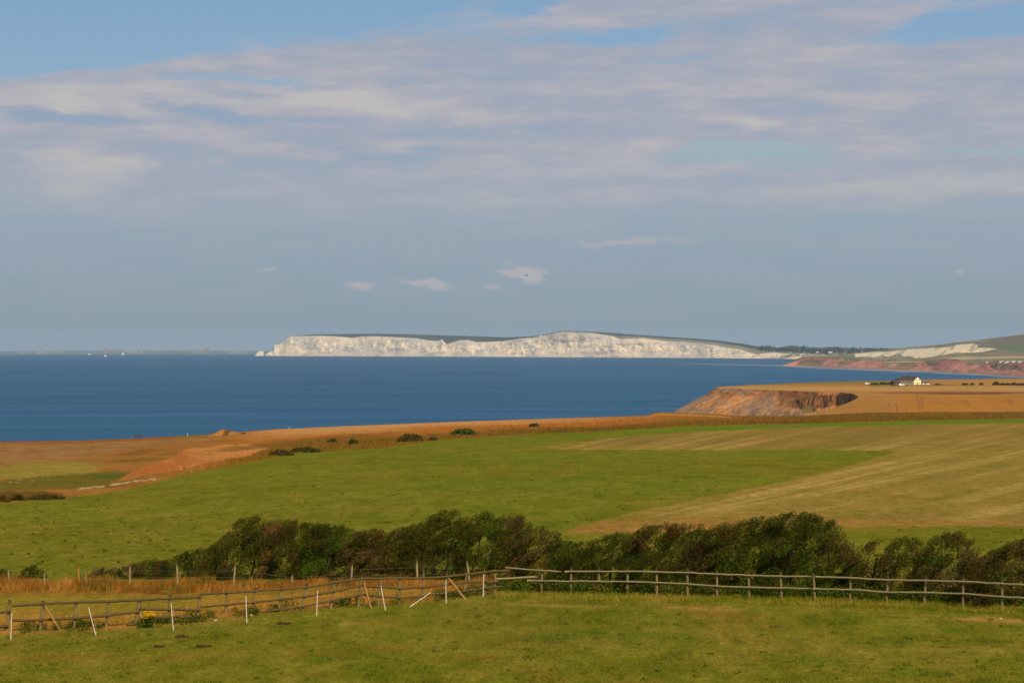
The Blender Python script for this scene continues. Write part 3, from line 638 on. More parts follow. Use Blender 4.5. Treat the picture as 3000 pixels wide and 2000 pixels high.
# the low land behind the bay mouth
px = np.arange(2180, 2700, 3.0)
surf('hill', px, pl([(2180, 1046), (2345, 1049), (2700, 1047)])(px), pl([(2180, 1014), (2260, 1020), (2350, 1018), (2450, 1018), (2560, 1020), (2700, 1020)])(px), np.interp(px, [2180, 2345, 2700], [15600., 14900., 14200.]), np.full(len(px), 17500.), 24, lambda a, b, t: mixA(mixA(np.zeros(a.shape + (3,)) + chk(196, 176, 150, .9), chk(150, 140, 118, .9), sst(-.1, .1, fbm(a / 12, b / 3, 3, 51))), chk(140, 142, 112, .9), sst(.25, .5, t)), M['downs'], back=(600, 60))

# rocks off the western point
def stack_rock(pts, base, Y, label):
    mb = MB(); n = len(pts)
    front = [w3(x, y, Y)for x, y in pts]; 
    P = []
    ys = np.linspace(-1, 1, 9)
    V = []; nx = len(pts)
    for j, t in enumerate(ys):
        k = math.sqrt(max(1 - t * t, 0.0))
        for x, y in pts:
            zt = H - (y - 1000) / F * Y; zb = H - (base - 1000) / F * Y - 4
            V.append(((x - 1500) / F * Y, Y + t * 35, zb + (zt - zb) * (k ** .6) * random.uniform(.93, 1.0)))
    fs = []
    for j in range(len(ys) - 1):
        for i in range(nx - 1): fs.append((j * nx + i, j * nx + i + 1, (j + 1) * nx + i + 1, (j + 1) * nx + i))
    mb.add(V, fs); C = np.zeros((len(V), 3)) + chk(235, 218, 190, 1.0)
    o = raw_mesh('sea_stack', V, np.array(fs), M['chalk'], C, False)
    return tag(o, label, 'sea stack', 'chalk stacks off the point')
stack_rock([(748, 1041), (752, 1033), (757, 1029), (763, 1028), (768, 1027), (772, 1030), (774, 1041)], 1041.5, 20800, 'white chalk rock standing alone in the sea off the cliff point')
stack_rock([(781, 1041), (783, 1035), (787, 1032), (792, 1030), (796, 1034), (798, 1041)], 1041.5, 20650, 'small white chalk rock right against the foot of the cliff point')

# dim coast on the horizon
px = np.arange(-700, 860, 4.0)
def fc(a, b, t): return mixA(np.zeros(a.shape + (3,)) + alb(106, 116, 112), alb(170, 160, 140), sst(.08, .25, fbm(a / 22, b / 3, 4, 63)) * .8)
surf('hill', px, np.full(len(px), 1040.), 1027.5 + 2.5 * fbm(px / 90, px * 0, 3, 62) - 1.0 * sst(150, 400, px) * sst(800, 600, px), np.full(len(px), 36500.), np.full(len(px), 38500.), 10, fc, M['downs'], back=(800, 60))

def block_building(px, py_top, py_base, w, Y, label, group, mat='metal', depth=30, windows=False, name='tower_block'):
    b = w3(px, py_base, Y); h = (py_base - py_top) / F * Y; W = w / F * Y
    t = empty(name, b); mb = MB(); mb.box(-W / 2, W / 2, 0, depth, -8, h * .92); o = mb.build('wall', M[mat], t); o.location = t.location * 0 
    mb2 = MB(); mb2.box(-W * .3, W * .3, depth * .2, depth * .8, h * .92 + .01, h); r = mb2.build('roof', M['slate'] if mat != 'metal' else M['whitewall'], t)
    for q in (o, r): q.matrix_parent_inverse.identity()
    tag(t, label, 'building', group); o.data.materials[0] = M['townwall']; return t
GT = 'pale blocks of the town on the horizon'
for (x, y0, y1, w, l) in ((313, 1019, 1029, 15, 'brightest broad white block on the hazy horizon, tallest of the town'), (345, 1022.5, 1030, 9, 'narrow cream block on the horizon just right of the brightest white block'),
                         (372, 1025, 1031, 26, 'long low cream terrace on the horizon above the white sailing boat'), (392, 1029, 1035, 24, 'low pinkish terrace near the waterline right of the sailing boat'),
                         (430, 1021, 1027, 13, 'small pale block on the horizon crest right of the cream terraces'), (414, 1030, 1035, 9, 'tiny white block at the waterline below the crest'),
                         (605, 1015, 1026, 14, 'lone pale grey tower block on the horizon, nearest to the chalk point'), (523, 1025, 1031, 5, 'thin pale block midway along the hazy horizon'),
                         (120, 1030, 1036, 32, 'wide faint pink block low on the left end of the horizon'), (690, 1029, 1034, 34, 'wide faint block low on the horizon left of the chalk rock')):
    block_building(x, y0, y1, w, 36000 - x, l, GT)

# ------------------------------------------------------------------ leaves
def leaf_cloud(centres, radii, counts, cols, size, stretch=(1, 1, 1), lean=(0, 0), up=0.3, shell=0.55, seed=0, comb=0.0):
    """many small quads in clumps; returns verts, faces, colours"""
    r = np.random.default_rng(seed); idx = np.repeat(np.arange(len(centres)), counts); n = len(idx)
    d = r.normal(size=(n, 3)); d /= np.linalg.norm(d, axis=1)[:, None]
    rad = (shell + (1 - shell) * r.random(n)) ** .8 * radii[idx]
    off = d * rad[:, None] * A(stretch); off[:, 0] += off[:, 2] * lean[0]; off[:, 2] += off[:, 0] * lean[1]
    c = centres[idx] + off
    nrm = d * .7 + r.normal(size=(n, 3)) * .6; nrm[:, 2] += up; nrm /= np.linalg.norm(nrm, axis=1)[:, None]
    t = r.normal(size=(n, 3)) + comb * A([.75, 0, .66]); t -= nrm * (t * nrm).sum(1)[:, None]; t /= np.linalg.norm(t, axis=1)[:, None]; b = np.cross(nrm, t)
    s = size * (.6 + .8 * r.random(n))[:, None]
    V = np.stack([c - t * s, c - b * s * (.5 - .15 * (comb > 0)), c + t * s, c + b * s * (.5 - .15 * (comb > 0))], 1).reshape(-1, 3)
    Fc = np.arange(n * 4).reshape(n, 4)
    C = cols[idx] * (.76 + .44 * r.random(n))[:, None]; C = np.repeat(C, 4, 0)
    return V, Fc, C
PAL = {'green': A([alb(62, 72, 20), alb(74, 80, 26), alb(52, 64, 18), alb(86, 86, 30)]),
       'bright': A([alb(70, 94, 22), alb(60, 80, 18), alb(84, 100, 28)]),
       'brown': A([alb(90, 74, 38), alb(78, 66, 30), alb(100, 82, 46), alb(70, 66, 26)]),
       'dry': A([alb(126, 90, 52), alb(114, 84, 46)]),
       'olive': A([alb(80, 78, 24), alb(94, 88, 32), alb(68, 68, 20)]),
       'rust': A([alb(92, 66, 30), alb(84, 60, 26)])}
TOP = pl([(235, 1684), (290, 1668), (340, 1663), (390, 1650), (420, 1640), (440, 1636), (480, 1638), (520, 1622), (565, 1608), (600, 1598), (640, 1580), (665, 1560), (680, 1540), (700, 1520), (720, 1511), (750, 1508), (790, 1514), (830, 1518), (870, 1525), (900, 1530), (925, 1535), (960, 1530), (975, 1535), (1000, 1541), (1030, 1548), (1050, 1557), (1075, 1547), (1100, 1546), (1115, 1552), (1128, 1564), (1150, 1552), (1165, 1541), (1200, 1538), (1220, 1529), (1260, 1508), (1290, 1493), (1320, 1486), (1343, 1489), (1352, 1500), (1368, 1514), (1378, 1512), (1385, 1505), (1398, 1500), (1405, 1512), (1412, 1500), (1430, 1497), (1437, 1505), (1448, 1518), (1462, 1510), (1478, 1509), (1482, 1524), (1492, 1508), (1505, 1505), (1525, 1511), (1545, 1518), (1548, 1530), (1540, 1545), (1555, 1549), (1575, 1541), (1600, 1545), (1605, 1553), (1630, 1553), (1645, 1566), (1660, 1582), (1690, 1586), (1720, 1586), (1760, 1576), (1800, 1559), (1850, 1546), (1900, 1538), (1960, 1534), (2000, 1531), (2080, 1538), (2130, 1532), (2180, 1523), (2220, 1512), (2260, 1507), (2300, 1502), (2340, 1500), (2380, 1505), (2400, 1514), (2430, 1524), (2448, 1530), (2456, 1545), (2462, 1568), (2475, 1582), (2490, 1590), (2498, 1606), (2510, 1612), (2525, 1600), (2540, 1590), (2555, 1582), (2572, 1578), (2580, 1600), (2584, 1636), (2590, 1600), (2602, 1583), (2630, 1575), (2665, 1572), (2685, 1578), (2700, 1590), (2712, 1576), (2725, 1573), (2733, 1582), (2745, 1572), (2780, 1560), (2800, 1558), (2820, 1568), (2850, 1580), (2858, 1592), (2862, 1622), (2890, 1612), (2910, 1605), (2950, 1590), (2975, 1580), (3000, 1578), (3080, 1572), (3200, 1560)])
def bush(x0, x1, pyb, dY, pals, label, name='windswept_bush', cat='bush', group='bushes of the windswept hedge', top=TOP, dens=1.0, thick=1.5, size=.04, seed=1, stems=True, edge=.28, clump=.30, gappy=0.0):
    r = np.random.default_rng(seed)
    cx = (x0 + x1) / 2; Yb = float(groundY(cx, pyb)) + dY; sc = Yb / F
    zb = float(w3(cx, pyb, groundY(cx, pyb))[2]) - .15
    pxs = np.linspace(x0, x1, 60); tp = top(pxs)
    hh = np.maximum(H - (tp - 1000) * sc - zb, .25); w = (x1 - x0) * sc
    edgef = 1 - (np.abs(2 * (pxs - cx) / (x1 - x0))) ** 6 * .35
    area = float(np.mean(hh)) * w; n = max(int(area * 17 * dens), 12)
    q = r.random(n); px = x0 + (x1 - x0) * q
    hp = np.interp(px, pxs, hh * edgef); v = r.random(n) ** .75
    rad = clump * (.6 + .75 * r.random(n)) * np.clip(hp / .9, .55, 1)
    z = zb + np.maximum(v * (hp - rad * .75), .1)
    yy = Yb + (r.random(n) * 2 - 1) * thick * np.sqrt(np.clip(1 - v ** 2.5 * .8, .05, 1)) 
    lean = .35 * (z - zb) * 0
    cen = np.stack([(px - 1500) * sc + lean, yy, z], 1)
    # silhouettes: combed plumes along the top
    m = int((x1 - x0) / 6.5); pt = x0 + (x1 - x0) * r.random(m); ht = np.interp(pt, pxs, hh * edgef)
    ct = np.stack([(pt - 1500) * sc, Yb + r.normal(size=m) * thick * .25, zb + ht - .09 - .1 * r.random(m)], 1)
    cen = np.concatenate([cen, ct]); rad = np.concatenate([rad, .11 + .09 * r.random(m)])
    if gappy:
        keep = r.random(len(cen)) > gappy * np.clip((cen[:, 2] - zb) / hh.max(), 0, 1); cen = cen[keep]; rad = rad[keep]
    names = list(pals); pw = A([pals[k] for k in names], float); pw /= pw.sum()
    key = fbm(cen[:, 0] * 1.1, cen[:, 2] * 1.5 + seed, 2, seed) + .5; key = np.clip((key - .25) / .5, 0, .999)
    cum = np.cumsum(pw); ci = np.searchsorted(cum, key); cols = np.zeros((len(cen), 3))
    for i in range(len(cen)):
        p = PAL[names[min(ci[i], len(names) - 1)]]; cols[i] = p[r.integers(len(p))] * r.uniform(.72, 1.08)
    cnt = np.maximum((rad ** 2 * 2500).astype(int), 24)
    V, Fc, C = leaf_cloud(cen, rad, cnt, cols, size, (1.25, .95, .85), (.08, .45), seed=seed, comb=.65)
    t = empty(name, (float((cx - 1500) * sc), Yb, zb))
    raw_mesh('crown', V, Fc, M['veg'], C, False, t)
    if stems:
        mb = MB(); k = max(3, int(w / 1.1))
        for i in range(k):
            bx = (cx - 1500) * sc + (r.random() - .5) * w * .8; by = Yb - thick * .35 + r.random() * thick * .5
            hloc = float(np.interp(bx / sc + 1500, pxs, hh)) * .75; L = A([bx, by, zb + .15]); pts = [A([(cx - 1500) * sc, Yb, zb - .05]), L]
            for s in range(4): L = L + A([r.uniform(.0, .22) * hloc * .5, r.uniform(-.1, .1), hloc / 4]); pts.append(L)
            mb.tube(pts, [.07, .06, .05, .04, .03, .015], 6)
            for s in (2, 3, 4):
                p = pts[s]; e1 = p + A([r.uniform(-.5, .7), r.uniform(-.9, .1), r.uniform(.15, .45)]); mb.tube([p, (p + e1) / 2 + A([0, 0, .06]), e1], [.025, .018, .008], 5)
        mb.build('trunk', M['bark'], t)
    tag(t, label, cat, group); return t
BU = [
 (232, 352, 1702, 3, dict(brown=2, green=2), 'lowest straggling brown scrub at the left tail of the windswept hedge', 1.5, .2, .9),
 (335, 490, 1702, 3, dict(green=3, brown=1.5), 'low dark green bush in the left tail of the hedge behind the wire fence', 1.5, .22, 1.1),
 (440, 625, 1702, 2.8, dict(olive=1, green=2.4, brown=1.3), 'low brownish bush climbing towards the tall rounded bush', 1.0, .28, 1.2),
 (590, 805, 1704, 2.5, dict(olive=3, green=2, brown=1), 'tall rounded dark olive bush, first high crown from the left', 1.15, .3, 1.6),
 (760, 985, 1704, 2.5, dict(olive=1.5, dry=.5, brown=1.5, green=1.5), 'bush streaked with a diagonal band of dry reddish twigs', 1.1, .3, 1.5),
 (890, 1075, 1702, 1.7, dict(bright=2, green=2, olive=.5), 'brighter green bush in the dip between the tall olive crown and the brown bush', 1.0, .3, 1.3),
 (1005, 1220, 1704, 1.6, dict(brown=3, olive=1, rust=.3), 'rounded brown-leaved bush right of the green dip', 1.1, .3, 1.4),
 (1150, 1372, 1704, 2.2, dict(olive=2, green=1.4, brown=1), 'highest wind-combed olive bush whose dark tip overhangs to the right', 1.15, .29, 1.6),
 (1325, 1552, 1706, 1.6, dict(olive=2.4, bright=.8, green=1, brown=.3), 'bush with several separate wispy tufts along its top', 1.1, .25, 1.4),
 (1478, 1665, 1716, 1.2, dict(brown=3, olive=.7, rust=.3), 'brown twiggy bush where the two rail fences meet', 1.0, .27, 1.2),
 (1615, 1865, 1735, 1.6, dict(green=3, olive=.8, brown=.5), 'low dark green bush in the saddle right of the brown twiggy bush', 1.1, .3, 1.3),
 (1820, 2095, 1742, 1.8, dict(green=2.5, rust=.5, brown=.7), 'even flat-topped dark green bush left of the great dome', 1.1, .3, 1.4),
 (2040, 2305, 1746, 1.8, dict(green=2, rust=.5, olive=1, brown=.6), 'dark bush with a rusty flush, on the left shoulder of the great dome', 1.1, .3, 1.4),
 (2230, 2508, 1752, 1.9, dict(green=3, bright=.6, olive=1, brown=.5), 'great domed dark green bush, the biggest crown of the right half', 1.2, .31, 1.7),
 (2488, 2586, 1762, 1.8, dict(brown=3, green=1.6), 'small bush leaning right, first in the gappy row after the great dome', 1.7, .2, 1.0),
 (2576, 2702, 1766, 1.8, dict(brown=3, green=1.4), 'ragged brown bush with pale twigs in the middle of the gappy row', 1.6, .22, 1.1),
 (2688, 2868, 1770, 1.8, dict(brown=2.4, green=1.8), 'tallest dark bush of the gappy row, combed to the right', 1.5, .25, 1.3),
 (2825, 3330, 1784, 1.9, dict(brown=2.6, rust=.4, green=.8), 'reddish brown bush at the right edge of the picture', 1.05, .27, 1.3)]
for i, (a, b, pyb, dY, pals, lab, dens, cl, th) in enumerate(BU):
    bush(a, b, pyb, dY, pals, lab, dens=dens, clump=cl, thick=th, seed=100 + i, gappy=.10 if 14 <= i <= 16 else 0.0)
def arch(x0, x1, top, base):
    cx = (x0 + x1) / 2; hw = (x1 - x0) / 2
    return lambda x: base - (base - top) * np.sqrt(np.clip(1 - (np.abs(np.asarray(x, float) - cx) / hw) ** 2.4, 0.03, 1))
bush(-14, 24, 1697, 3.0, dict(green=1), 'small dark shrub at the left edge of the picture behind the wire fence', group='small shrubs along the wire fence', top=arch(-14, 24, 1665, 1697), clump=.16, thick=.5, seed=150, name='small_shrub', cat='shrub', stems=False, dens=4)
bush(55, 130, 1702, 2.5, dict(green=3, bright=.5), 'small dark green shrub between the first two wire-fence posts', group='small shrubs along the wire fence', top=arch(55, 130, 1655, 1702), clump=.2, thick=.7, seed=151, name='small_shrub', cat='shrub', stems=False, dens=4)

# shrubs far out at the field edge and on the headland
def far_shrub(x0, x1, top, base, Y, pals, label, group, size, name='field_shrub', cat='shrub', n=50, leaf=None):
    r = np.random.default_rng(abs(int(x0 * 7 + base))); sc = Y / F; w = (x1 - x0) * sc; h = (base - top) * sc
    zb = H - (base - 1000) * sc; cx = ((x0 + x1) / 2 - 1500) * sc
    u = r.random(n) * 2 - 1; prof = np.sqrt(np.clip(1 - np.abs(u) ** 2.5, .08, 1)); v = r.random(n)
    rad = np.full(n, min(w, h) * .28) * (.7 + .6 * r.random(n))
    cen = np.stack([cx + u * (w / 2 - rad * .6), Y + (r.random(n) - .5) * h * 1.2, zb + v * np.maximum(h * prof - rad, .05) + rad * .3], 1)
    names = list(pals); cols = A([PAL[names[r.integers(len(names))]][0] * r.uniform(.8, 1.2) for _ in range(n)])
    V, Fc, C = leaf_cloud(cen, rad, np.full(n, 34), cols, size, seed=abs(int(x0)))
    o = raw_mesh(name, V, Fc, M['veg'], C); return tag(o, label, cat, group)
GS = 'shrubs along the far edge of the pasture'
for (a, b, t_, bs, pl_, lb) in ((1322, 1398, 1255, 1273, ['green', 'bright'], 'largest dark green shrub low in the rough grass beyond the pasture'), (1022, 1048, 1286, 1301, ['green'], 'small round dark shrub at the far edge of the pasture'),
                               (958, 988, 1284, 1296, ['olive', 'brown'], 'small brownish shrub left of the small round dark one'), (1550, 1580, 1240, 1250, ['brown', 'olive'], 'faint brown shrub in the rough grass right of the largest dark shrub'),
                               (786, 860, 1316, 1335, ['olive', 'brown'], 'left half of the dark scrub strip above the pasture corner'), (850, 942, 1308, 1325, ['olive', 'green', 'brown'], 'right half of the dark scrub strip above the pasture corner'),
                               (1255, 1280, 1280, 1290, ['brown'], 'tiny brown shrub just left of the largest dark shrub'), (1165, 1240, 1270, 1292, ['brown', 'olive'], 'wide low brown scrub left of the largest dark shrub'),
                               (28, 75, 1447, 1466, ['green', 'olive'], 'dark green shrub in the hollow at the far left of the pasture'), (80, 190, 1447, 1462, ['brown', 'olive'], 'wide brown scrub in the hollow, right of the dark green shrub'), (-20, 30, 1450, 1470, ['brown'], 'brown scrub in the hollow at the left edge of the picture')):
    Yg = float(groundY((a + b) / 2, bs)); far_shrub(a, b, t_, bs, Yg, {k: 1 for k in pl_}, lb, GS, .22 * Yg / 600, n=60 if b - a < 60 else 120)
GH = 'dark shrubs in the hedge line right of the white house'
for i, (a, b, t_) in enumerate(((2736, 2756, 1124.5), (2818, 2838, 1122), (2843, 2852, 1122.5), (2870, 2880, 1121.5), (2908, 2928, 1118), (2928, 2945, 1122), (2945, 2957, 1122), (2957, 2980, 1121), (2980, 3005, 1122), (3005, 3040, 1121))):
    far_shrub(a, b, t_, 1128, float(plateauY(2800, 1127.5)), {'green': 1, 'brown': 1},
              ['low flat shrub nearest the white house on its right', 'wide low shrub, second in the hedge line from the white house', 'tiny shrub in the gap of the hedge line', 'small round lone shrub before the long run of hedge', 'tallest round shrub at the start of the long run of hedge', 'low shrub right after the tallest one', 'small shrub in the middle of the long hedge run', 'broad shrub in the long hedge run', 'flat shrub near the right end of the hedge line', 'last shrub of the hedge line at the right edge'][i], GH, .9, n=26)
GL = 'dark bushes left of the white house'
for i, (a, b, t_, bs) in enumerate(((2548, 2580, 1121, 1128), (2574, 2604, 1119.5, 1128), (2600, 2624, 1117, 1129), (2618, 2636, 1109, 1125), (2634, 2656, 1104.5, 1120))):
    far_shrub(a, b, t_, bs, float(plateauY(2600, 1126.0)) + (14 if i > 2 else 0), {'green': 1, 'olive': 1}, ['leftmost low bush of the farm hedge on the headland', 'second low bush of the farm hedge', 'rounded bush against the red outbuilding', 'tall bush behind the red outbuilding', 'dark tree behind the left end of the white house'][i], GL, .8, n=30)

# woods far off
def wood(name, x0, x1, top, base, Y, n, rad, seed, c0=(62, 80, 62)):
    r = np.random.default_rng(seed); px = x0 + (x1 - x0) * r.random(n); sc = Y / F
    tp = top(px); bs = base(px); v = r.random(n) ** .6
    py = bs + (tp - bs) * v
    cen = w3(px, py, Y + (r.random(n) * 160)); cen[:, 2] -= rad * .5
    cols = np.repeat(alb(*c0)[None], n, 0) * (.75 + .5 * r.random(n))[:, None]
    V, Fc, C = leaf_cloud(cen, rad * (.6 + .8 * r.random(n)), np.full(n, 26), cols, rad * .34, shell=.75, seed=seed)
    o = raw_mesh(name, V, Fc, M['veg'], C); o['kind'] = 'stuff'; return o
wood('distant_wood', 2226, 2620, pl([(2226, 1017), (2240, 1013.5), (2262, 1015), (2282, 1019), (2310, 1014.5), (2335, 1013.5), (2360, 1016), (2380, 1020), (2420, 1018), (2440, 1016), (2480, 1015.5), (2500, 1018), (2540, 1021), (2561, 1018), (2566, 1021), (2620, 1024)]), pl([(2226, 1020), (2300, 1025), (2400, 1031), (2500, 1032), (2620, 1027)]), 14800, 420, 11, 5)
wood('distant_wood', 1490, 2212, lambda x: DOWN(x) + .8, lambda x: DOWN(x) + 1.8, 17600, 420, 4, 6)
wood('distant_wood', 2560, 2860, pl([(2490, 1049), (2560, 1047), (2640, 1042), (2665, 1043), (2690, 1050), (2730, 1046), (2780, 1042), (2860, 1036)]), pl([(2490, 1051), (2640, 1054), (2700, 1055), (2780, 1054), (2860, 1045)]), 9300, 300, 8, 7)
wood('distant_wood', 2480, 2600, pl([(2480, 1048), (2600, 1046)]), pl([(2480, 1050), (2600, 1053)]), 9500, 70, 6, 17)
wood('distant_wood', 2760, 3120, pl([(2760, 1038), (2850, 1032), (2900, 1034), (2940, 1031), (3000, 1033), (3120, 1030)]), pl([(2760, 1043), (2850, 1044), (2900, 1049), (3000, 1048), (3120, 1050)]), 9000, 330, 9, 8)
wood('distant_wood', 2905, 2925, pl([(2905, 1066), (2925, 1066)]), pl([(2905, 1072), (2925, 1072)]), 6800, 16, 5, 9, (90, 80, 66))

# ------------------------------------------------------------------ grass
def blades(name, P, hgt, wid, cols, lean, seed, kind='stuff', label=None):
    r = np.random.default_rng(seed); n = len(P)
    a = r.random(n) * math.pi; d = np.stack([np.cos(a), np.sin(a), np.zeros(n)], 1) * (wid * (.6 + .8 * r.random(n)))[:, None]
    h = hgt * (.5 + .8 * r.random(n)); ln = r.normal(size=(n, 2)) * lean[1] + A([lean[0], 0])
    tip = P + np.stack([ln[:, 0] * h, ln[:, 1] * h, h], 1)
    V = np.stack([P - d, P + d, tip], 1).reshape(-1, 3); C = np.repeat(cols * (.75 + .5 * r.random(n))[:, None], 3, 0)
    o = raw_mesh(name, V, np.arange(3 * n).reshape(n, 3), M['grass'], C); o['kind'] = kind; return o
def scatter(n, x0, x1, y0f, y1f, seed):
    r = np.random.default_rng(seed); px = x0 + (x1 - x0) * r.random(n); a = y0f(px); b = y1f(px); py = a + (b - a) * r.random(n)
    return px, py, r
# golden tall grass under the wire fence
gb_ = pl([(-60, 1738), (0, 1737), (400, 1745), (600, 1743), (800, 1730), (1000, 1724), (1300, 1738), (1500, 1730)])
px, py, r = scatter(52000, -60, 1500, pl([(-60, 1704), (0, 1702), (250, 1704), (400, 1702), (700, 1706), (1000, 1706), (1300, 1704), (1500, 1704)]), gb_, 1)
P = G(px, py); P[:, 2] -= .03
k = fbm(P[:, 0] / 1.3, P[:, 1] / 1.5, 3, 3)
cols = mixA(np.zeros((len(px), 3)) + alb(150, 100, 40), alb(180, 130, 62), sst(-.0, .25, k)); cols = mixA(cols, alb(104, 90, 34), sst(.02, .2, fbm(P[:, 0] / .9 + 5, P[:, 1], 3, 4)) * .9); cols = mixA(cols, alb(118, 62, 22), sst(.1, .25, fbm(P[:, 0] / 2 + 11, P[:, 1], 2, 6)) * .6)
keep = (fbm(P[:, 0] / .55, P[:, 1] / .7, 2, 8) > -.05) & (r.random(len(px)) < sst(2, -16, py - gb_(px) + 14 * k))
blades('tall_grass', P[keep], (.10 + (.46 * np.clip(k[keep] * 1.8 + .4, 0, 1)) * sst(2, -14, py[keep] - gb_(px[keep]))), .016, cols[keep], (.12, .28), 2)
# tan strip between the rails
lo = pl([(-60, 1858), (0, 1852), (400, 1834), (600, 1818), (800, 1790), (1050, 1768), (1250, 1758), (1450, 1735)])
px, py, r = scatter(40000, -60, 1450, lambda x: lo(x) - 62, lambda x: lo(x) - 6, 3); P = G(px, py)
blades('dry_grass', P, np.where(py > lo(px) - 28, .12, .06), .012, mixA(np.zeros((len(px), 3)) + alb(176, 132, 64), alb(140, 122, 46), sst(-.1, .2, fbm(P[:, 0] / 2, P[:, 1] / 2, 3, 5)) * sst(0, -40, py - lo(px))), (.1, .3), 4)
# paddock turf
px, py, r = scatter(210000, -100, 3100, pl([(-100, 1860), (400, 1836), (800, 1792), (1250, 1762), (1450, 1738), (3100, 1792)]), lambda x: x * 0 + 2060, 5)
P = G(px, py); C0 = near_colour(px, py, P[:, 1]); k = sst(.02, .3, fbm(P[:, 0] / 1.1, P[:, 1] / 1.6, 4, 9))
blades('turf_grass', P, .035 + .05 * k, .013, C0 * (1.02 - .18 * k)[:, None], (.05, .5), 6)
# scattered darker weeds in the turf
px, py, r = scatter(170, -20, 3020, pl([(-20, 1875), (1450, 1775), (3100, 1815)]), lambda x: x * 0 + 2010, 7); P = G(px, py)
V, Fc, C = leaf_cloud(P + A([0, 0, .03]), .06 + .12 * r.random(len(px)), np.full(len(px), 26), np.repeat(alb(76, 92, 22)[None], len(px), 0), .035, (1.4, 1.2, .45), seed=77)
o = raw_mesh('turf_weeds', V, Fc, M['veg'], C); o['kind'] = 'stuff'
# pasture weeds beyond the hedge
for sd, cc, dz in ((31, (92, 100, 26), .04), (32, (122, 118, 44), .04)):
    px, py, r = scatter(450, -100, 3100, lambda x: B_ROUGH(x) + 5, lambda x: x * 0 + 1690, sd); ok = ~inpoly(STUB1, px, py); px, py = px[ok], py[ok]; P = G(px, py)
    V, Fc, C = leaf_cloud(P + A([0, 0, dz]), (.08 + .25 * r.random(len(px)) ** 3) * np.clip(P[:, 1] / 300, .5, 2.0), np.full(len(px), 9), np.repeat(alb(*cc)[None], len(px), 0), .09, (2.2, 1.0, .35), seed=sd)
    o = raw_mesh('pasture_tufts', V, Fc, M['veg'], C); o['kind'] = 'stuff'
px, py, r = scatter(80, 0, 2100, lambda x: np.maximum(B_ROUGH(x) + 14, 1330), lambda x: x * 0 + 1680, 8)
ok = ~inpoly(STUB1, px, py); px, py = px[ok], py[ok]; P = G(px, py)
V, Fc, C = leaf_cloud(P + A([0, 0, .08]), (.1 + .3 * r.random(len(px)) ** 2), np.full(len(px), 18), np.repeat(alb(92, 102, 34)[None], len(px), 0), .07, (1.6, 1.2, .5), seed=78)
o = raw_mesh('pasture_weeds', V, Fc, M['veg'], C); o['kind'] = 'stuff'
# nettles and bramble at the foot of the right fence and hedge
px, py, r = scatter(620, 1462, 3080, pl([(1462, 1722), (1900, 1728), (2300, 1736), (2700, 1750), (3080, 1768)]), pl([(1462, 1738), (1900, 1747), (2300, 1754), (2700, 1768), (3080, 1788)]), 9); P = G(px, py)
hgt = .18 + .3 * r.random(len(px)); cen = P + np.stack([r.normal(size=len(px)) * .1, r.random(len(px)) * .5, hgt * .7], 1)
cc = np.where(r.random(len(px))[:, None] < .5, alb(62, 82, 24)[None], np.where(r.random(len(px))[:, None] < .6, alb(88, 100, 32)[None], alb(104, 84, 36)[None]))
V, Fc, C = leaf_cloud(cen, hgt * .8, np.full(len(px), 70), cc, .045, (1.2, .8, 1), seed=79)
o = raw_mesh('undergrowth', V, Fc, M['veg'], C); o['kind'] = 'stuff'
px, py, r = scatter(15000, 1440, 3100, pl([(1440, 1736), (1900, 1744), (2300, 1752), (2700, 1766), (3100, 1786)]), pl([(1440, 1752), (1900, 1762), (2300, 1772), (2700, 1786), (3100, 1808)]), 10); P = G(px, py)
blades('fence_foot_grass', P, .12 + .08 * r.random(len(px)), .013, mixA(np.zeros((len(px), 3)) + alb(122, 122, 32), alb(150, 130, 52), sst(0, .2, fbm(P[:, 0] / 1.5, P[:, 1], 3, 12))), (.05, .35), 11)
# weeds at the foot of the left fence
px, py, r = scatter(620, 60, 1440, lambda x: lo(x) - 12, lambda x: lo(x) + 8, 12)
w_ = (sst(-.05, .1, fbm(px / 60, px * 0, 3, 14)) > .3) | ((px > 200) & (px < 300)) | ((px > 420) & (px < 600)); w_ &= (r.random(len(px)) < .6); px, py = px[w_], py[w_]; P = G(px, py)
V, Fc, C = leaf_cloud(P + A([0, 0, .12]), .10 + .16 * r.random(len(px)), np.full(len(px), 46), np.repeat(alb(70, 84, 24)[None], len(px), 0) * (.8 + .5 * r.random(len(px)))[:, None], .038, (1.2, .8, 1.1), seed=80)
o = raw_mesh('fence_weeds', V, Fc, M['veg'], C); o['kind'] = 'stuff'
# rough grass fringe on the far field edge
px, py, r = scatter(30000, 700, 3150, lambda x: EDGE(x) + 1, lambda x: B_ROUGH(x) - 1, 13); P = G(px, py)
kk = r.random(len(px)) < sst(700, 1700, px); px, py, P = px[kk], py[kk], P[kk]
k = fbm(px / 14, py / 3, 3, 15)
blades('rough_grass', P, .25 + .6 * np.clip(k + .2, 0, 1) + .35 * sst(2000, 2300, px), .12, near_colour(px, py, P[:, 1]) * (.62 + .4 * r.random(len(px)))[:, None], (.05, .3), 14)
px, py, r = scatter(16000, 330, 1150, lambda x: B_ROUGH(x) - 26, lambda x: B_ROUGH(x) + 1, 15); P = G(px, py)
kk = (r.random(len(px)) < sst(430, 800, px) * .8) & (px > 490)
P, px, py = P[kk], px[kk], py[kk]
blades('rough_grass', P, .2 + .35 * r.random(len(px)), .05, near_colour(px, py, P[:, 1]) * (.8 + .3 * r.random(len(px)))[:, None], (.05, .3), 16)

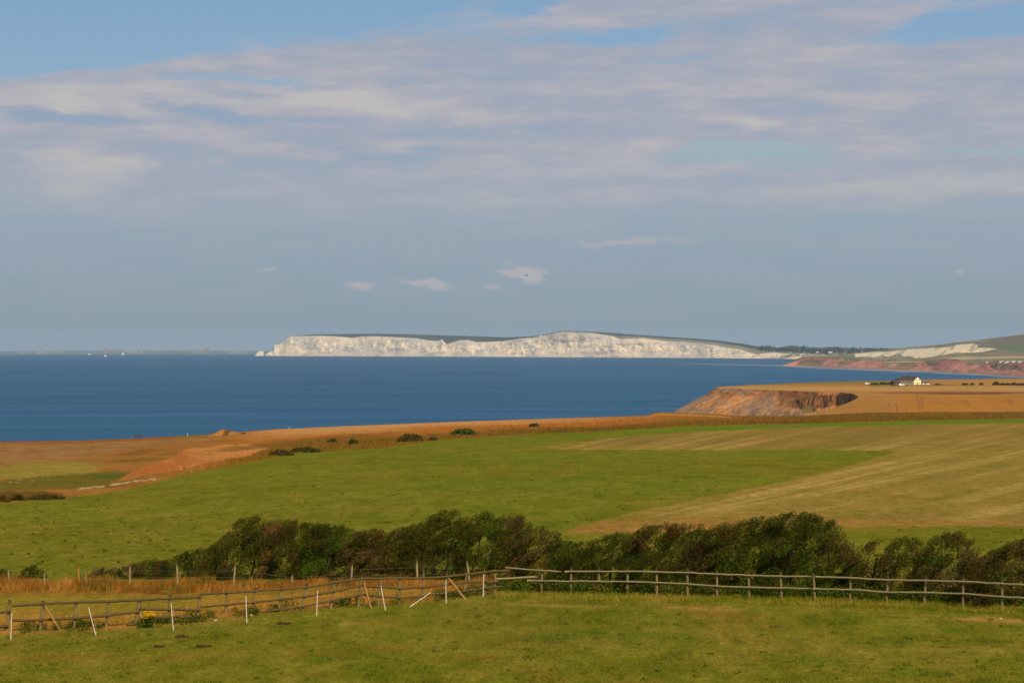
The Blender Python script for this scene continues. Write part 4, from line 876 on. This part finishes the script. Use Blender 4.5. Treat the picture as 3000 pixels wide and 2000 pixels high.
# ------------------------------------------------------------------ fences
def wood_tube(pts, r, rough=.06, n=8, sub=5, bend=.012):
    out = []; rr = []
    for i in range(len(pts) - 1):
        for s in range(sub):
            t = s / sub; p = A(pts[i]) * (1 - t) + A(pts[i + 1]) * t
            if s: p = p + A([0, 0, random.uniform(-bend, bend)])
            out.append(p); rr.append(r * random.uniform(.93, 1.07))
    out.append(A(pts[-1])); rr.append(r * .95)
    m = MB(); m.tube(out, rr, n, rough); return m
def fence_thing(name, label, cat, group, posts, rails, braces=(), post_r=.055, rail_r=.042):
    ys = [float(groundY(b[0], b[1])) for _, b in posts[:]] if posts else []
    xs = [b[0] for _, b in posts]
    order = np.argsort(xs); xs_ = A(xs)[order]; ys_ = A(ys)[order]
    # smooth line of the fence over the ground
    co = np.polyfit(xs_, ys_, 2 if len(xs_) > 3 else 1); Yf = lambda x: np.polyval(co, x)
    t = empty(name, w3(xs_.mean(), 1760, Yf(xs_.mean()))); 
    for k, (tp, bs) in enumerate(posts):
        Y = float(Yf(bs[0])); a = w3(bs[0] - (tp[0] - bs[0]) * .12, bs[1] + 8, Y); b = w3(tp[0], tp[1], Y)
        mt = M['post_red'] if (len(posts[k]) > 2) else M['post']
        wood_tube([a, b], post_r * random.uniform(.9, 1.08), .05).build('post', mt, t, True)
    for rl in rails:
        rr = rail_r; mt = M['rail']
        if isinstance(rl, dict): rr = rl.get('r', rr); mt = M[rl.get('m', 'rail')]; pts = rl['p']
        else: pts = rl
        wood_tube([w3(x, y, float(Yf(x)) - .095) for x, y in pts], rr, .04).build('rail', mt, t, True)
    for (x0, y0), (x1, y1) in braces:
        Y0 = float(Yf(x0)) - .16
        wood_tube([w3(x0, y0, Y0), w3(x1, y1, Y0 - .25)], .042, .05).build('brace', M['brace'], t, True)
    tag(t, label, cat, group); return t
GF = 'round-rail timber fences of the paddock'
left_posts = [((29, 1756), (20, 1848)), ((128, 1759), (117, 1842)), ((223, 1759), (217, 1841)), ((320, 1756), (311, 1837)), ((409, 1753), (397, 1830)), ((499, 1742), (494, 1822)), ]
class _P(tuple): pass
fence_thing('rail_fence', 'leftmost rail fence section, dark sagging rails with a missing bottom rail, behind the yellow flowers', 'fence', GF,
    [(a, b) for a, b in left_posts] + [((585, 1742), (578, 1822), 1)][:0] + [((585, 1742), (578, 1820))],
    [[(36, 1773), (128, 1767), (223, 1763), (320, 1760), (409, 1756), (499, 1751), (588, 1748)], [(36, 1816), (128, 1815), (221, 1810), (320, 1801), (410, 1791)], [(406, 1783), (499, 1784), (586, 1786)], [(449, 1807), (586, 1806)],
     [(37, 1847), (178, 1846)], [(216, 1842), (252, 1841)], [(-70, 1797), (32, 1791)], [(-70, 1837), (25, 1833)], [(372, 1829), (402, 1826)]],
    [((130, 1771), (177, 1848)), ((410, 1795), (424, 1833)), ((503, 1781), (516, 1816))], post_r=.06, rail_r=.056)
fence_thing('rail_fence', 'middle rail fence of three rails rising over a hump before the golden grass', 'fence', GF,
    [((664, 1730), (661, 1802)), ((748, 1720), (737, 1797)), ((825, 1717), (817, 1788)), ((898, 1708), (887, 1780)), ((982, 1691), (971, 1774)), ((1061, 1683), (1049, 1780)), ((1117, 1684), (1108, 1770)), ((1172, 1687), (1170, 1772)), ((1241, 1664), (1237, 1765)),
     ((1308, 1673), (1307, 1765)), ((1368, 1672), (1358, 1748)), ((1419, 1664), (1418, 1743)), ((1451, 1665), (1450, 1738))],
    [[(587, 1739.5), (665, 1735), (748, 1730), (825, 1724.6), (898, 1720), (982, 1705), (1061, 1693.5), (1172, 1693), (1239, 1692.7), (1308, 1688), (1368, 1681.6), (1418, 1675), (1451, 1672), (1493, 1671)],
     [(586, 1777), (661, 1771), (748, 1763), (825, 1754), (898, 1746), (982, 1730.5), (1061, 1713.5), (1075, 1715.6), (1172, 1723), (1239, 1719), (1302, 1712), (1368, 1704), (1422, 1702)], [(1422, 1706), (1460, 1703)],
     [(586, 1813), (737, 1795), (817, 1785), (887, 1776), (972, 1758), (1050, 1742), (1058, 1741), (1172, 1751), (1237, 1744.5), (1305, 1736), (1365, 1730), (1450, 1719), (1470, 1717)]],
    [((1064, 1698), (1089, 1787)), ((1313, 1692), (1368, 1761))], post_r=.05, rail_r=.047)
fence_thing('rail_fence', 'right rail fence with two pale rails running past the dark hedge to the right edge', 'fence', GF,
    [((1588, 1664), (1586, 1735)), ((1674, 1662), (1672, 1740)), ((1754, 1662), (1755, 1742)), ((1839, 1663), (1838, 1745)), ((1924, 1667), (1924, 1749)), ((2014, 1667), (2014, 1750)), ((2100, 1670), (2101, 1752)), ((2193, 1676), (2195, 1758)), ((2286, 1674), (2290, 1759)),
     ((2383, 1678), (2388, 1762)), ((2493, 1680), (2490, 1765)), ((2602, 1686), (2597, 1770)), ((2713, 1688), (2707, 1776)), ((2822, 1690), (2821, 1781)), ((2936, 1696), (2936, 1788)), ((3052, 1703), (3052, 1796)), ((3170, 1711), (3170, 1805)), ((3290, 1718), (3290, 1815))],
    [dict(p=[(1481, 1661), (1494, 1663), (1588, 1670), (1644, 1673.5)], m='rail_pale', r=.034), dict(p=[(1655, 1673.5), (1754, 1673), (1839, 1673), (1924, 1674.5), (2014, 1676.5), (2100, 1681), (2193, 1685), (2286, 1687), (2383, 1688.5)], m='rail_pale', r=.038),
     dict(p=[(2390, 1688.5), (2493, 1692), (2602, 1698.5), (2713, 1700), (2822, 1703), (2936, 1709), (3060, 1716), (3300, 1731)], m='rail_pale', r=.04),
     dict(p=[(1545, 1700), (1644, 1702), (1753, 1702), (1838, 1703), (1924, 1706), (2014, 1709.5), (2101, 1716), (2194, 1720), (2288, 1722), (2383, 1723.5)], m='rail_pale', r=.038),
     dict(p=[(2383, 1723.5), (2492, 1726.5), (2599, 1733.8), (2710, 1735), (2821, 1738), (2936, 1747), (3060, 1755), (3300, 1772)], m='rail_pale', r=.04)], post_r=.052)
Yl = float(groundY(1520, 1738)) - .25
tag(wood_tube([w3(1449, 1695, Yl), w3(1591, 1688, Yl + .05)], .045, .05).build('loose_rail', M['rail_pale'], None, True), 'loose pale rail hanging at a slant where the two fences meet', 'rail')
# white stakes of the electric fence
def stake(top, base, label, fallen=False):
    Y = float(groundY(base[0], base[1])); b = w3(base[0], base[1], Y); t_ = w3(top[0], top[1], Y)
    if fallen: t_ = w3(top[0], top[1], Y + 1.0)
    e = empty('fence_stake', b); d = (t_ - b); L = np.linalg.norm(d); d /= L
    m = MB(); m.tube([b, b + d * L * .5, t_], [.017, .016, .013], 8)
    for k in range(6):
        p = b + d * L * (.25 + .13 * k); m.tube([p - A([.01, 0, 0]), p + A([.03, -.01, .02])], .006, 5)
    m.build('shaft', M['stake'], e)
    m = MB(); q = b + d * .12; m.tube([q, q + A([.06, -.02, 0])], .012, 6); m.build('foot_step', M['stake'], e)
    tag(e, label, 'fence stake', 'white electric fence stakes')
for tp, bs, lb, fl in (((35, 1792), (31, 1873), 'leftmost white stake, upright beside the first thick fence post', 0), ((259, 1778), (281, 1861), 'white stake leaning left with flaking paint, second from the left', 0), ((501, 1765), (508, 1846), 'thick bright white stake just right of the yellow flowers', 0),
                      ((720, 1745), (723, 1825), 'white stake standing in front of the first panels of the middle fence', 0), ((930, 1729), (927.5, 1804), 'upright white stake in front of the rising rails', 0), ((1116, 1716), (1129, 1787), 'white stake tilted left just after the hump brace', 0),
                      ((1261, 1735), (1200, 1777), 'half-fallen white stake lying at a slant on the grass', 1), ((1306, 1697), (1306.5, 1767), 'white stake standing beside the post with the long brown brace', 0), ((1416.5, 1680), (1415, 1749), 'thin white stake farthest right, before the hedge begins', 0)):
    stake(tp, bs, lb, fl)
# wire fence behind
def wire_fence():
    posts = [((25, 1666), (25.5, 1712), 'wpost', .035), ((130, 1676), (130, 1714), 'wpost', .04), ((229, 1654), (232, 1714), 'ypost', .045), ((248, 1667), (255, 1704), 'wpost', .022), ((381, 1654), (380, 1708), 'wpost', .042), ((518, 1650), (520, 1710), 'wpost', .045), ((689, 1651), (684, 1714), 'wpost', .045),
             ((738, 1684), (737, 1706), 'wpost', .02), ((856, 1683), (854, 1722), 'wpost', .05), ((1032, 1651), (1028, 1714), 'wpost', .045), ((1220, 1642), (1224, 1712), 'wpost', .048), ((1368, 1642), (1377, 1712), 'wpost', .045)]
    Yf = lambda x: np.interp(x, [0, 700, 1400], [float(groundY(0, 1712)), float(groundY(700, 1714)), float(groundY(1400, 1712))])
    t = empty('wire_fence', w3(700, 1712, Yf(700)))
    labs = {229: 'yellowish wooden post', 248: 'thin leaning stick'}
    for tp, bs, mt, r in posts:
        Y = float(Yf(bs[0])); o = wood_tube([w3(bs[0], bs[1] + 4, Y), w3(tp[0], tp[1], Y)], r, .08).build('post', M[mt], t, True)
        if tp[0] in labs: o['label'] = labs[tp[0]]
    for line in ([(-60, 1678), (25, 1680), (130, 1686), (229, 1676), (381, 1671), (518, 1672), (600, 1675), (689, 1671), (856, 1690), (940, 1686), (1032, 1668), (1220, 1662), (1368, 1662)], [(-60, 1698), (130, 1698), (381, 1690), (689, 1690), (856, 1702), (1032, 1688), (1220, 1682), (1376, 1682)]):
        m = MB(); m.tube([w3(x, y, float(Yf(x)) - .06) for x, y in line], .0035, 5); m.build('wire', M['wire'], t)
    tag(t, 'wire fence on pale weathered posts standing in the golden tall grass', 'wire fence')
wire_fence()
# bare twigs showing pale against the hedge
def twigs(px, py, h, seed, label):
    r = random.Random(seed); Y = float(groundY(px, py)) - .3; b = w3(px, py, Y); mb = MB()
    for i in range(6):
        p = b + A([r.uniform(-.2, .2), 0, -.1]); pts = [p]
        for s in range(4): p = p + A([r.uniform(-.12, .16), r.uniform(-.05, .05), h / 4 * r.uniform(.7, 1.2)]); pts.append(p)
        mb.tube(pts, [.02, .016, .013, .009, .005], 5)
        for q in pts[1:4]: e = q + A([r.uniform(-.35, .35), 0, r.uniform(.05, .3)]); mb.tube([q, e], [.009, .004], 4)
    tag(mb.build('bare_twigs', M['bark'], None), label, 'twigs', 'bare dead twigs in the hedge')
twigs(1312, 1698, 1.0, 1, 'pale forked dead twigs in front of the brown bush, left of the last wire post')
twigs(1398, 1692, 1.1, 2, 'pale dead twigs right of the last wire-fence post')
twigs(2888, 1760, 1.4, 3, 'pale bare stems in the hedge near the right edge')
twigs(2790, 1762, 1.8, 4, 'pale criss-crossed twigs in the tallest dark bush of the gappy row')

# ------------------------------------------------------------------ small things in the paddock
def ragwort():
    Y = float(groundY(437, 1838)); b = w3(437, 1838, Y); e = empty('ragwort_plant', b); m = MB(); r = random.Random(3); tips = []
    for i in range(11):
        a = r.uniform(0, 6.28); tp = b + A([math.cos(a) * r.uniform(.03, .2), math.sin(a) * .12, r.uniform(.42, .6)]); m.tube([b, (b + tp) / 2 + A([0, 0, .05]), tp], [.01, .008, .005], 5); tips.append(tp)
    m.build('stem', M['leafgreen'], e)
    n = 26; rr = np.random.default_rng(4); cen = b + np.stack([rr.normal(size=n) * .08, rr.normal(size=n) * .07, .05 + .34 * rr.random(n)], 1)
    V, Fc, C = leaf_cloud(cen, np.full(n, .09), np.full(n, 22), np.repeat(alb(52, 74, 24)[None], n, 0), .032, seed=5); raw_mesh('leaves', V, Fc, M['veg'], C, False, e)
    n = 90; c2 = A([tips[k % len(tips)] + A([r.uniform(-.06, .06), r.uniform(-.05, .05), r.uniform(-.07, .05)]) for k in range(n)])
    m = MB()
    for p in c2:
        m.blob(p + A([0, -.04, .02]), (.034, .034, .02), 7, 3, .1)
    m.build('flowers', M['yellow'], e); tag(e, 'ragwort plant with a bunch of yellow flowers in front of the left fence', 'flowering plant')
ragwort()
GM = 'dark heaps of earth in the turf'
for x, y, w, lb in ((835, 1827, .26, 'dark brown heap of earth in the turf, in front of the middle fence'), (535, 1866, .24, 'low brown heap of earth just right of the thick bright stake'), (598, 1895, .26, 'flat dark heap of earth farthest down the left turf'), (470, 1895, .22, 'faint brown heap of earth in the left turf, beside the flat dark one')):
    Y = float(groundY(x, y)); b = w3(x, y, Y); m = MB()
    for k in range(7): m.blob(b + A([random.uniform(-w, w) * .8, random.uniform(-.15, .15), .01]), (w * .45, .14, .05 + .03 * random.random()), 9, 6, .25)
    tag(m.build('earth_heap', M['soil'], None), lb, 'earth heap', GM)
for x, y, lb in ((632, 1818, 'small white stone in the grass under the middle fence'), (734, 1803, 'small white stone at the foot of the second post of the middle fence'), (1716, 1750, 'small pale stone in the grass before the right fence'), (2932, 1814, 'small white stone in the turf at far right')):
    b = w3(x, y, float(groundY(x, y))); m = MB(); m.blob(b + A([0, 0, .03]), (.07, .05, .035), 8, 6, .2); tag(m.build('stone', M['stone'], None), lb, 'stone', 'small pale stones in the grass')

# ------------------------------------------------------------------ walkers on the cliff edge
def person(px, pyb, label, cloth, hgt=1.7, turn=0.0, seed=0):
    Y = float(groundY(px, pyb)); b = w3(px, pyb, Y); s = hgt / 1.75
    J = {'pel': (0, 0, .95), 'ch': (0, 0, 1.3), 'nk': (0, 0, 1.5), 'hd': (0, -.01, 1.63), 'ht': (0, 0, 1.74), 'sl': (-.19, 0, 1.43), 'el': (-.25, .03, 1.15), 'hl': (-.24, -.08, .9), 'sr': (.19, 0, 1.43), 'er': (.25, .05, 1.15), 'hr': (.23, -.1, .92),
         'tl': (-.1, 0, .92), 'kl': (-.11, -.06, .5), 'al': (-.12, .05, .08), 'fl': (-.12, -.12, .03), 'tr': (.1, 0, .92), 'kr': (.12, .03, .5), 'ar': (.13, .1, .08), 'fr': (.13, -.06, .03)}
    R = {'pel': .15, 'ch': .17, 'nk': .06, 'hd': .1, 'ht': .06, 'sl': .07, 'el': .05, 'hl': .035, 'sr': .07, 'er': .05, 'hr': .035, 'tl': .1, 'kl': .065, 'al': .045, 'fl': .04, 'tr': .1, 'kr': .065, 'ar': .045, 'fr': .04}
    E = [('pel', 'ch'), ('ch', 'nk'), ('nk', 'hd'), ('hd', 'ht'), ('ch', 'sl'), ('sl', 'el'), ('el', 'hl'), ('ch', 'sr'), ('sr', 'er'), ('er', 'hr'), ('pel', 'tl'), ('tl', 'kl'), ('kl', 'al'), ('al', 'fl'), ('pel', 'tr'), ('tr', 'kr'), ('kr', 'ar'), ('ar', 'fr')]
    ks = list(J); me = bpy.data.meshes.new('person'); me.from_pydata([tuple(c * s for c in J[k]) for k in ks], [(ks.index(a), ks.index(c)) for a, c in E], [])
    tmp = bpy.data.objects.new('tmp', me); COL.objects.link(tmp); sk = tmp.modifiers.new('s', 'SKIN'); tmp.modifiers.new('u', 'SUBSURF').levels = 1
    for i, k in enumerate(ks): me.skin_vertices[0].data[i].radius = (R[k] * s, R[k] * s); me.skin_vertices[0].data[i].use_root = (k == 'pel')
    dg = bpy.context.evaluated_depsgraph_get(); res = bpy.data.meshes.new_from_object(tmp.evaluated_get(dg)); bpy.data.objects.remove(tmp)
    o = bpy.data.objects.new('person', res); COL.objects.link(o); res.materials.clear(); res.materials.append(M[cloth]); res.materials.append(M['skin'])
    for p in res.polygons: p.material_index = 1 if p.center.z > 1.52 * s or (p.center.z < .96 * s and abs(p.center.x) > .2 * s) else 0
    o.location = b; o.rotation_euler = (0, 0, turn); bpy.context.view_layer.update()
    m = MB(); m.blob((0, .015, 1.69 * s), (.105 * s, .11 * s, .09 * s), 10, 6, .03); h = m.build('hair', M['hair'], None); h.parent = o
    tag(o, label, 'person', 'walkers on the cliff edge')
person(398, 1283.6, 'left walker of the trio on the cliff edge, in dark purple, standing upright', 'cloth', 1.66, .4, 1)
person(405, 1283.6, 'middle walker of the trio on the cliff edge, tallest, in dark navy', 'cloth2', 1.8, -.3, 2)
person(412, 1283.6, 'right walker of the trio on the cliff edge, shortest, in dark purple', 'cloth', 1.55, 1.1, 3)

# ------------------------------------------------------------------ the white house and its outbuildings
def gable_house(mbw, W, L, he, ha):
    """prism: gable in the local x direction, ridge along local y"""
    mbw.prism([(-W / 2, -1.5), (W / 2, -1.5), (W / 2, he), (0, ha), (-W / 2, he)], 0, L, lambda a, b, t: (a, t, b))
def farmhouse():
    Y = float(plateauY(2688, 1126.3)); b = w3(2688, 1126.3, Y); rz = math.radians(30)
    e = empty('white_house', b, 0); W, L, he, ha = 8.2, 24.0, 4.2, 7.3
    parts = []
    m = MB(); gable_house(m, W, L, he, ha); parts.append(m.build('wall', M['cream'], e))
    m = MB(); k = .22
    for s in (-1, 1):
        m.add([(s * (W / 2 + .4), -.35, he - .38), (0, -.35, ha + k), (0, L + .35, ha + k), (s * (W / 2 + .4), L + .35, he - .38), (s * (W / 2 + .4), -.35, he - .12), (0, -.35, ha + k + .25), (0, L + .35, ha + k + .25), (s * (W / 2 + .4), L + .35, he - .12)],
              [(0, 1, 2, 3), (4, 7, 6, 5), (0, 4, 5, 1), (2, 6, 7, 3), (1, 5, 6, 2), (0, 3, 7, 4)])
    rf = m.build('roof', M['slate'], e); parts.append(rf)
    m = MB(); m.box(-.5, .5, L * .55, L * .55 + 1.2, ha - .3, ha + 1.5); ch = m.build('chimney', M['brick'], rf); parts.append(ch)
    for (x, z) in ((-1.9, 1.0), (1.9, 1.0), (-1.7, 3.6), (1.7, 3.6)):
        m = MB(); m.box(x - .55, x + .55, -.06, .05, z, z + 1.3); w = m.build('window', M['glass'], e); parts.append(w)
    for i in range(6):
        m = MB(); y = 2.5 + i * 3.5; m.box(-W / 2 - .06, -W / 2 + .05, y, y + 1.3, 1.1, 2.3); w = m.build('window', M['glass'], e); parts.append(w)
    m = MB(); m.box(-.5, .5, -.07, .05, -.2, 2.1); parts.append(m.build('door', M['slate'], e))
    for p in parts: p.matrix_parent_inverse.identity(); p.parent = p.parent
    ch.location = (0, 0, 0)
    # local y runs away from the camera to the left
    e.rotation_euler = (0, 0, rz); tag(e, 'white farmhouse with a bright cream gable and brown tiled roof on the headland', 'house')
    return Y
def simple_house(px, pyb, wpx, hpx, depth, rz, label, wall='whitewall', roof='slate', name='outbuilding', cat='outbuilding', group=None, Y=None, ap=1.45):
    Y = float(plateauY(px, pyb)) if Y is None else Y; sc = Y / F; W = wpx * sc; h = hpx * sc
    e = empty(name, w3(px, pyb, Y)); he = h / ap
    m = MB(); m.prism([(-.8, 0), (depth, 0)][:0] or [(0, -1.2), (depth, -1.2), (depth, he), (depth / 2, h * .97), (0, he)], -W / 2, W / 2, lambda a, b, t: (t, a, b)); w = m.build('wall', M[wall], e)
    m = MB()
    for s in (0, 1):
        y0 = -.3 if s == 0 else depth + .3
        m.add([(-W / 2 - .2, y0, he - .1), (-W / 2 - .2, depth / 2, h + .02), (W / 2 + .2, depth / 2, h + .02), (W / 2 + .2, y0, he - .1), (-W / 2 - .2, y0, he + .1), (-W / 2 - .2, depth / 2, h + .22), (W / 2 + .2, depth / 2, h + .22), (W / 2 + .2, y0, he + .1)],
              [(0, 1, 2, 3), (4, 7, 6, 5), (0, 4, 5, 1), (2, 6, 7, 3), (1, 5, 6, 2), (0, 3, 7, 4)])
    r = m.build('roof', M[roof], e)
    m = MB(); m.box(-W * .12, W * .05, -.06, .05, -.1, he * .75); d = m.build('door', M['glass'], e)
    for q in (w, r, d): q.matrix_parent_inverse.identity()
    e.rotation_euler = (0, 0, rz); tag(e, label, cat, group); return e
farmhouse()
simple_house(2628, 1128.5, 20, 15, 7, .2, 'dark red brick outbuilding touching the left side of the white farmhouse', 'brick', 'slate', 'brick_outbuilding', 'outbuilding')
simple_house(2713, 1126, 22, 7.5, 5, -.05, 'low white outbuilding on the right of the cream gable', 'metal', 'slate', 'low_outbuilding', 'outbuilding', ap=1.6)
def van(px, pyb, L, Hh, Y, label, rz=0., group='white vans and caravans'):
    e = empty('white_van', w3(px, pyb, Y)); m = MB()
    m.prism([(-L / 2, .35), (L / 2, .35), (L / 2, Hh * .55), (L * .36, Hh * .6), (L * .28, Hh), (-L / 2, Hh)], 0, 2.0, lambda a, b, t: (a, t, b)); q = [m.build('body', M['metal'], e)]
    m = MB(); m.box(-L * .1, L * .24, -.02, .05, Hh * .6, Hh * .88); q.append(m.build('window', M['glass'], e))
    for x in (-L * .3, L * .3):
        m = MB(); m.tube([(x, -.05, .34), (x, .2, .34)], .34, 14); q.append(m.build('wheel', M['tyre'], e))
    for o in q: o.matrix_parent_inverse.identity()
    e.rotation_euler = (0, 0, rz); tag(e, label, 'van', group)
van(2642, 1130, 5.2, 2.1, float(plateauY(2642, 1130)), 'white van parked in front of the farmhouse wall')
van(2541, 1126, 4.2, 1.8, float(plateauY(2541, 1126)), 'lone white van by the low farm hedge left of the house')
# far villages
for (x, yb, w, h, Y, lb) in ((2433, 1036.5, 12, 6, 14000, 'bright white hotel before the distant wood at the bay mouth'), (2350, 1042, 15, 5, 14400, 'long low white house on the chalk shore of the far bay'), (2395, 1035, 7, 4.5, 14100, 'small pale house left of the bright white hotel'), (2372, 1042, 8, 4, 14200, 'tiny grey house near the shore of the far bay'),
                          (2453, 1044, 16, 3.5, 13600, 'low pinkish house below the white hotel')):
    simple_house(x, yb, w, h, 12, 0.1, lb, 'townwall', 'whitewall', 'distant_house', 'house', 'distant houses round the bay', Y)
for i, (x, yb, w, h, lb) in enumerate(((2892, 1063, 6, 5.5, 'single white hut above the red cliff, apart from the long row'), (2935, 1060.5, 14, 4.5, 'first white chalet of the row above the red cliffs'), (2950, 1063, 12, 4, 'low white chalet below the row above the red cliffs'), (2955, 1060.8, 13, 4.5, 'second white chalet of the row above the red cliffs'),
                          (2972, 1060.5, 14, 5, 'third and broadest white chalet of the row above the red cliffs'), (2990, 1060.5, 13, 5, 'fourth white chalet of the row, near the right edge'), (3008, 1060.5, 14, 5, 'last white chalet of the row at the right edge'))):
    simple_house(x, yb, w, h, 8, 0.0, lb, 'whitewall', 'townwall', 'holiday_chalet', 'chalet', 'white chalets above the red cliffs', float(seaY(REDB(x))) + 150)

# ------------------------------------------------------------------ boats, bird, marker
def sailboat(px, pyb, hpx, label):
    Y = float(seaY(pyb)); sc = Y / F; h = hpx * sc; e = empty('sailing_boat', w3(px, pyb, Y)); L = h * .9
    m = MB(); m.prism([(-L / 2, h * .13), (-L * .42, -.5), (L * .36, -.5), (L / 2, h * .14)], -L * .12, L * .12, lambda a, b, t: (a, t, b)); q = [m.build('hull', M['metal'], e)]
    m = MB(); m.tube([(0, 0, 0), (0, 0, h)], h * .012, 6); q.append(m.build('mast', M['metal'], e))
    m = MB(); m.prism([(h * .02, h * .18), (h * .42, h * .2), (h * .03, h * .98)], -.03 * h, .03 * h, lambda a, b, t: (a, t, b)); q.append(m.build('sail', M['metal'], e))
    m = MB(); m.prism([(-h * .02, h * .18), (-h * .38, h * .16), (-h * .03, h * .85)], -.03 * h, .03 * h, lambda a, b, t: (a, t, b)); q.append(m.build('sail', M['metal'], e))
    for o in q: o.matrix_parent_inverse.identity()
    tag(e, label, 'sailing boat', 'white boats on the far sea')
sailboat(360, 1039.2, 9, 'brightest white sailing boat on the horizon below the town')
def motorboat(px, pyb, wpx, label):
    Y = float(seaY(pyb)); sc = Y / F; L = wpx * sc; e = empty('motor_boat', w3(px, pyb, Y)); h = L * .22
    m = MB(); m.prism([(-L / 2, h), (-L * .46, -.5), (L * .36, -.5), (L / 2, h * 1.15)], -L * .12, L * .12, lambda a, b, t: (a, t, b)); q = [m.build('hull', M['metal'], e)]
    m = MB(); m.prism([(-L * .25, h), (L * .12, h), (L * .05, h * 2), (-L * .22, h * 2)], -L * .08, L * .08, lambda a, b, t: (a, t, b)); q.append(m.build('cabin', M['metal'], e))
    for o in q: o.matrix_parent_inverse.identity()
    tag(e, label, 'motor boat', 'white boats on the far sea')
motorboat(309, 1044, 9, 'small white motor boat low on the sea left of the sailing boat'); motorboat(262, 1038.6, 8, 'white motor boat on the horizon line, farthest left of the boats')
def gull():
    Y = 420.; c = w3(1542, 807, Y); e = empty('flying_bird', c); m = MB(); m.blob((0, 0, 0), (.2, .07, .06), 10, 6, .03); b = m.build('body', M['bird'], e)
    q = [b]
    for s in (-1, 1):
        m = MB(); m.prism([(0, 0), (.03, .09), (.32, .13), (.05, -.06)], -.01, .01, lambda a, bb, t: (a * .6 + (.0), s * .02 + s * a * 1.2, bb + .3 * a + t)); q.append(m.build('wing', M['bird'], e))
    for o in q: o.matrix_parent_inverse.identity()
    tag(e, 'small dark bird flying in front of the little white cloud', 'bird')
gull()
b = w3(549, 1277, float(groundY(549, 1278))); m = MB(); m.tube([b, b + A([0, 0, 1.0])], .06, 8); m.box(b[0] - .16, b[0] + .16, b[1] - .10, b[1] - .07, b[2] + .75, b[2] + .98)
tag(m.build('path_marker', M['metal'], None), 'tiny white marker post on the cliff edge right of the three walkers', 'marker post')
b = w3(847, 1255, float(groundY(847, 1255.5))); m = MB(); m.tube([b, b + A([0, 0, .7])], .08, 8); m.blob(b + A([0, 0, .72]), (.1, .1, .06), 8, 5, .02)
tag(m.build('path_marker', M['metal'], None), 'tiny white marker post on the bare crest far right of the knoll', 'marker post')

# ------------------------------------------------------------------ air
HAZE = 2.0e-5
m = bpy.data.materials.new('sea_haze'); m.use_nodes = True; nt = m.node_tree; nt.nodes.clear()
out = nt.nodes.new('ShaderNodeOutputMaterial'); pv = nt.nodes.new('ShaderNodeVolumePrincipled'); pv.inputs['Density'].default_value = HAZE; pv.inputs['Color'].default_value = (.66, .84, 1.0, 1); pv.inputs['Anisotropy'].default_value = 0.0
nt.links.new(pv.outputs[0], out.inputs['Volume'])
mb = MB(); mb.box(-64000, 64000, -64000, 64000, -60000 ** 2 / (2 * RE) - 1, 185); hz = mb.build('haze', m); hz['kind'] = 'stuff'

vs = SC.view_settings; vs.view_transform = 'Standard'; vs.look = 'None'; vs.exposure = 0.0; vs.gamma = 1.0; vs.use_curve_mapping = False
SC.cycles.volume_bounces = 0; SC.cycles.max_bounces = 6; SC.cycles.diffuse_bounces = 2; SC.cycles.transparent_max_bounces = 8
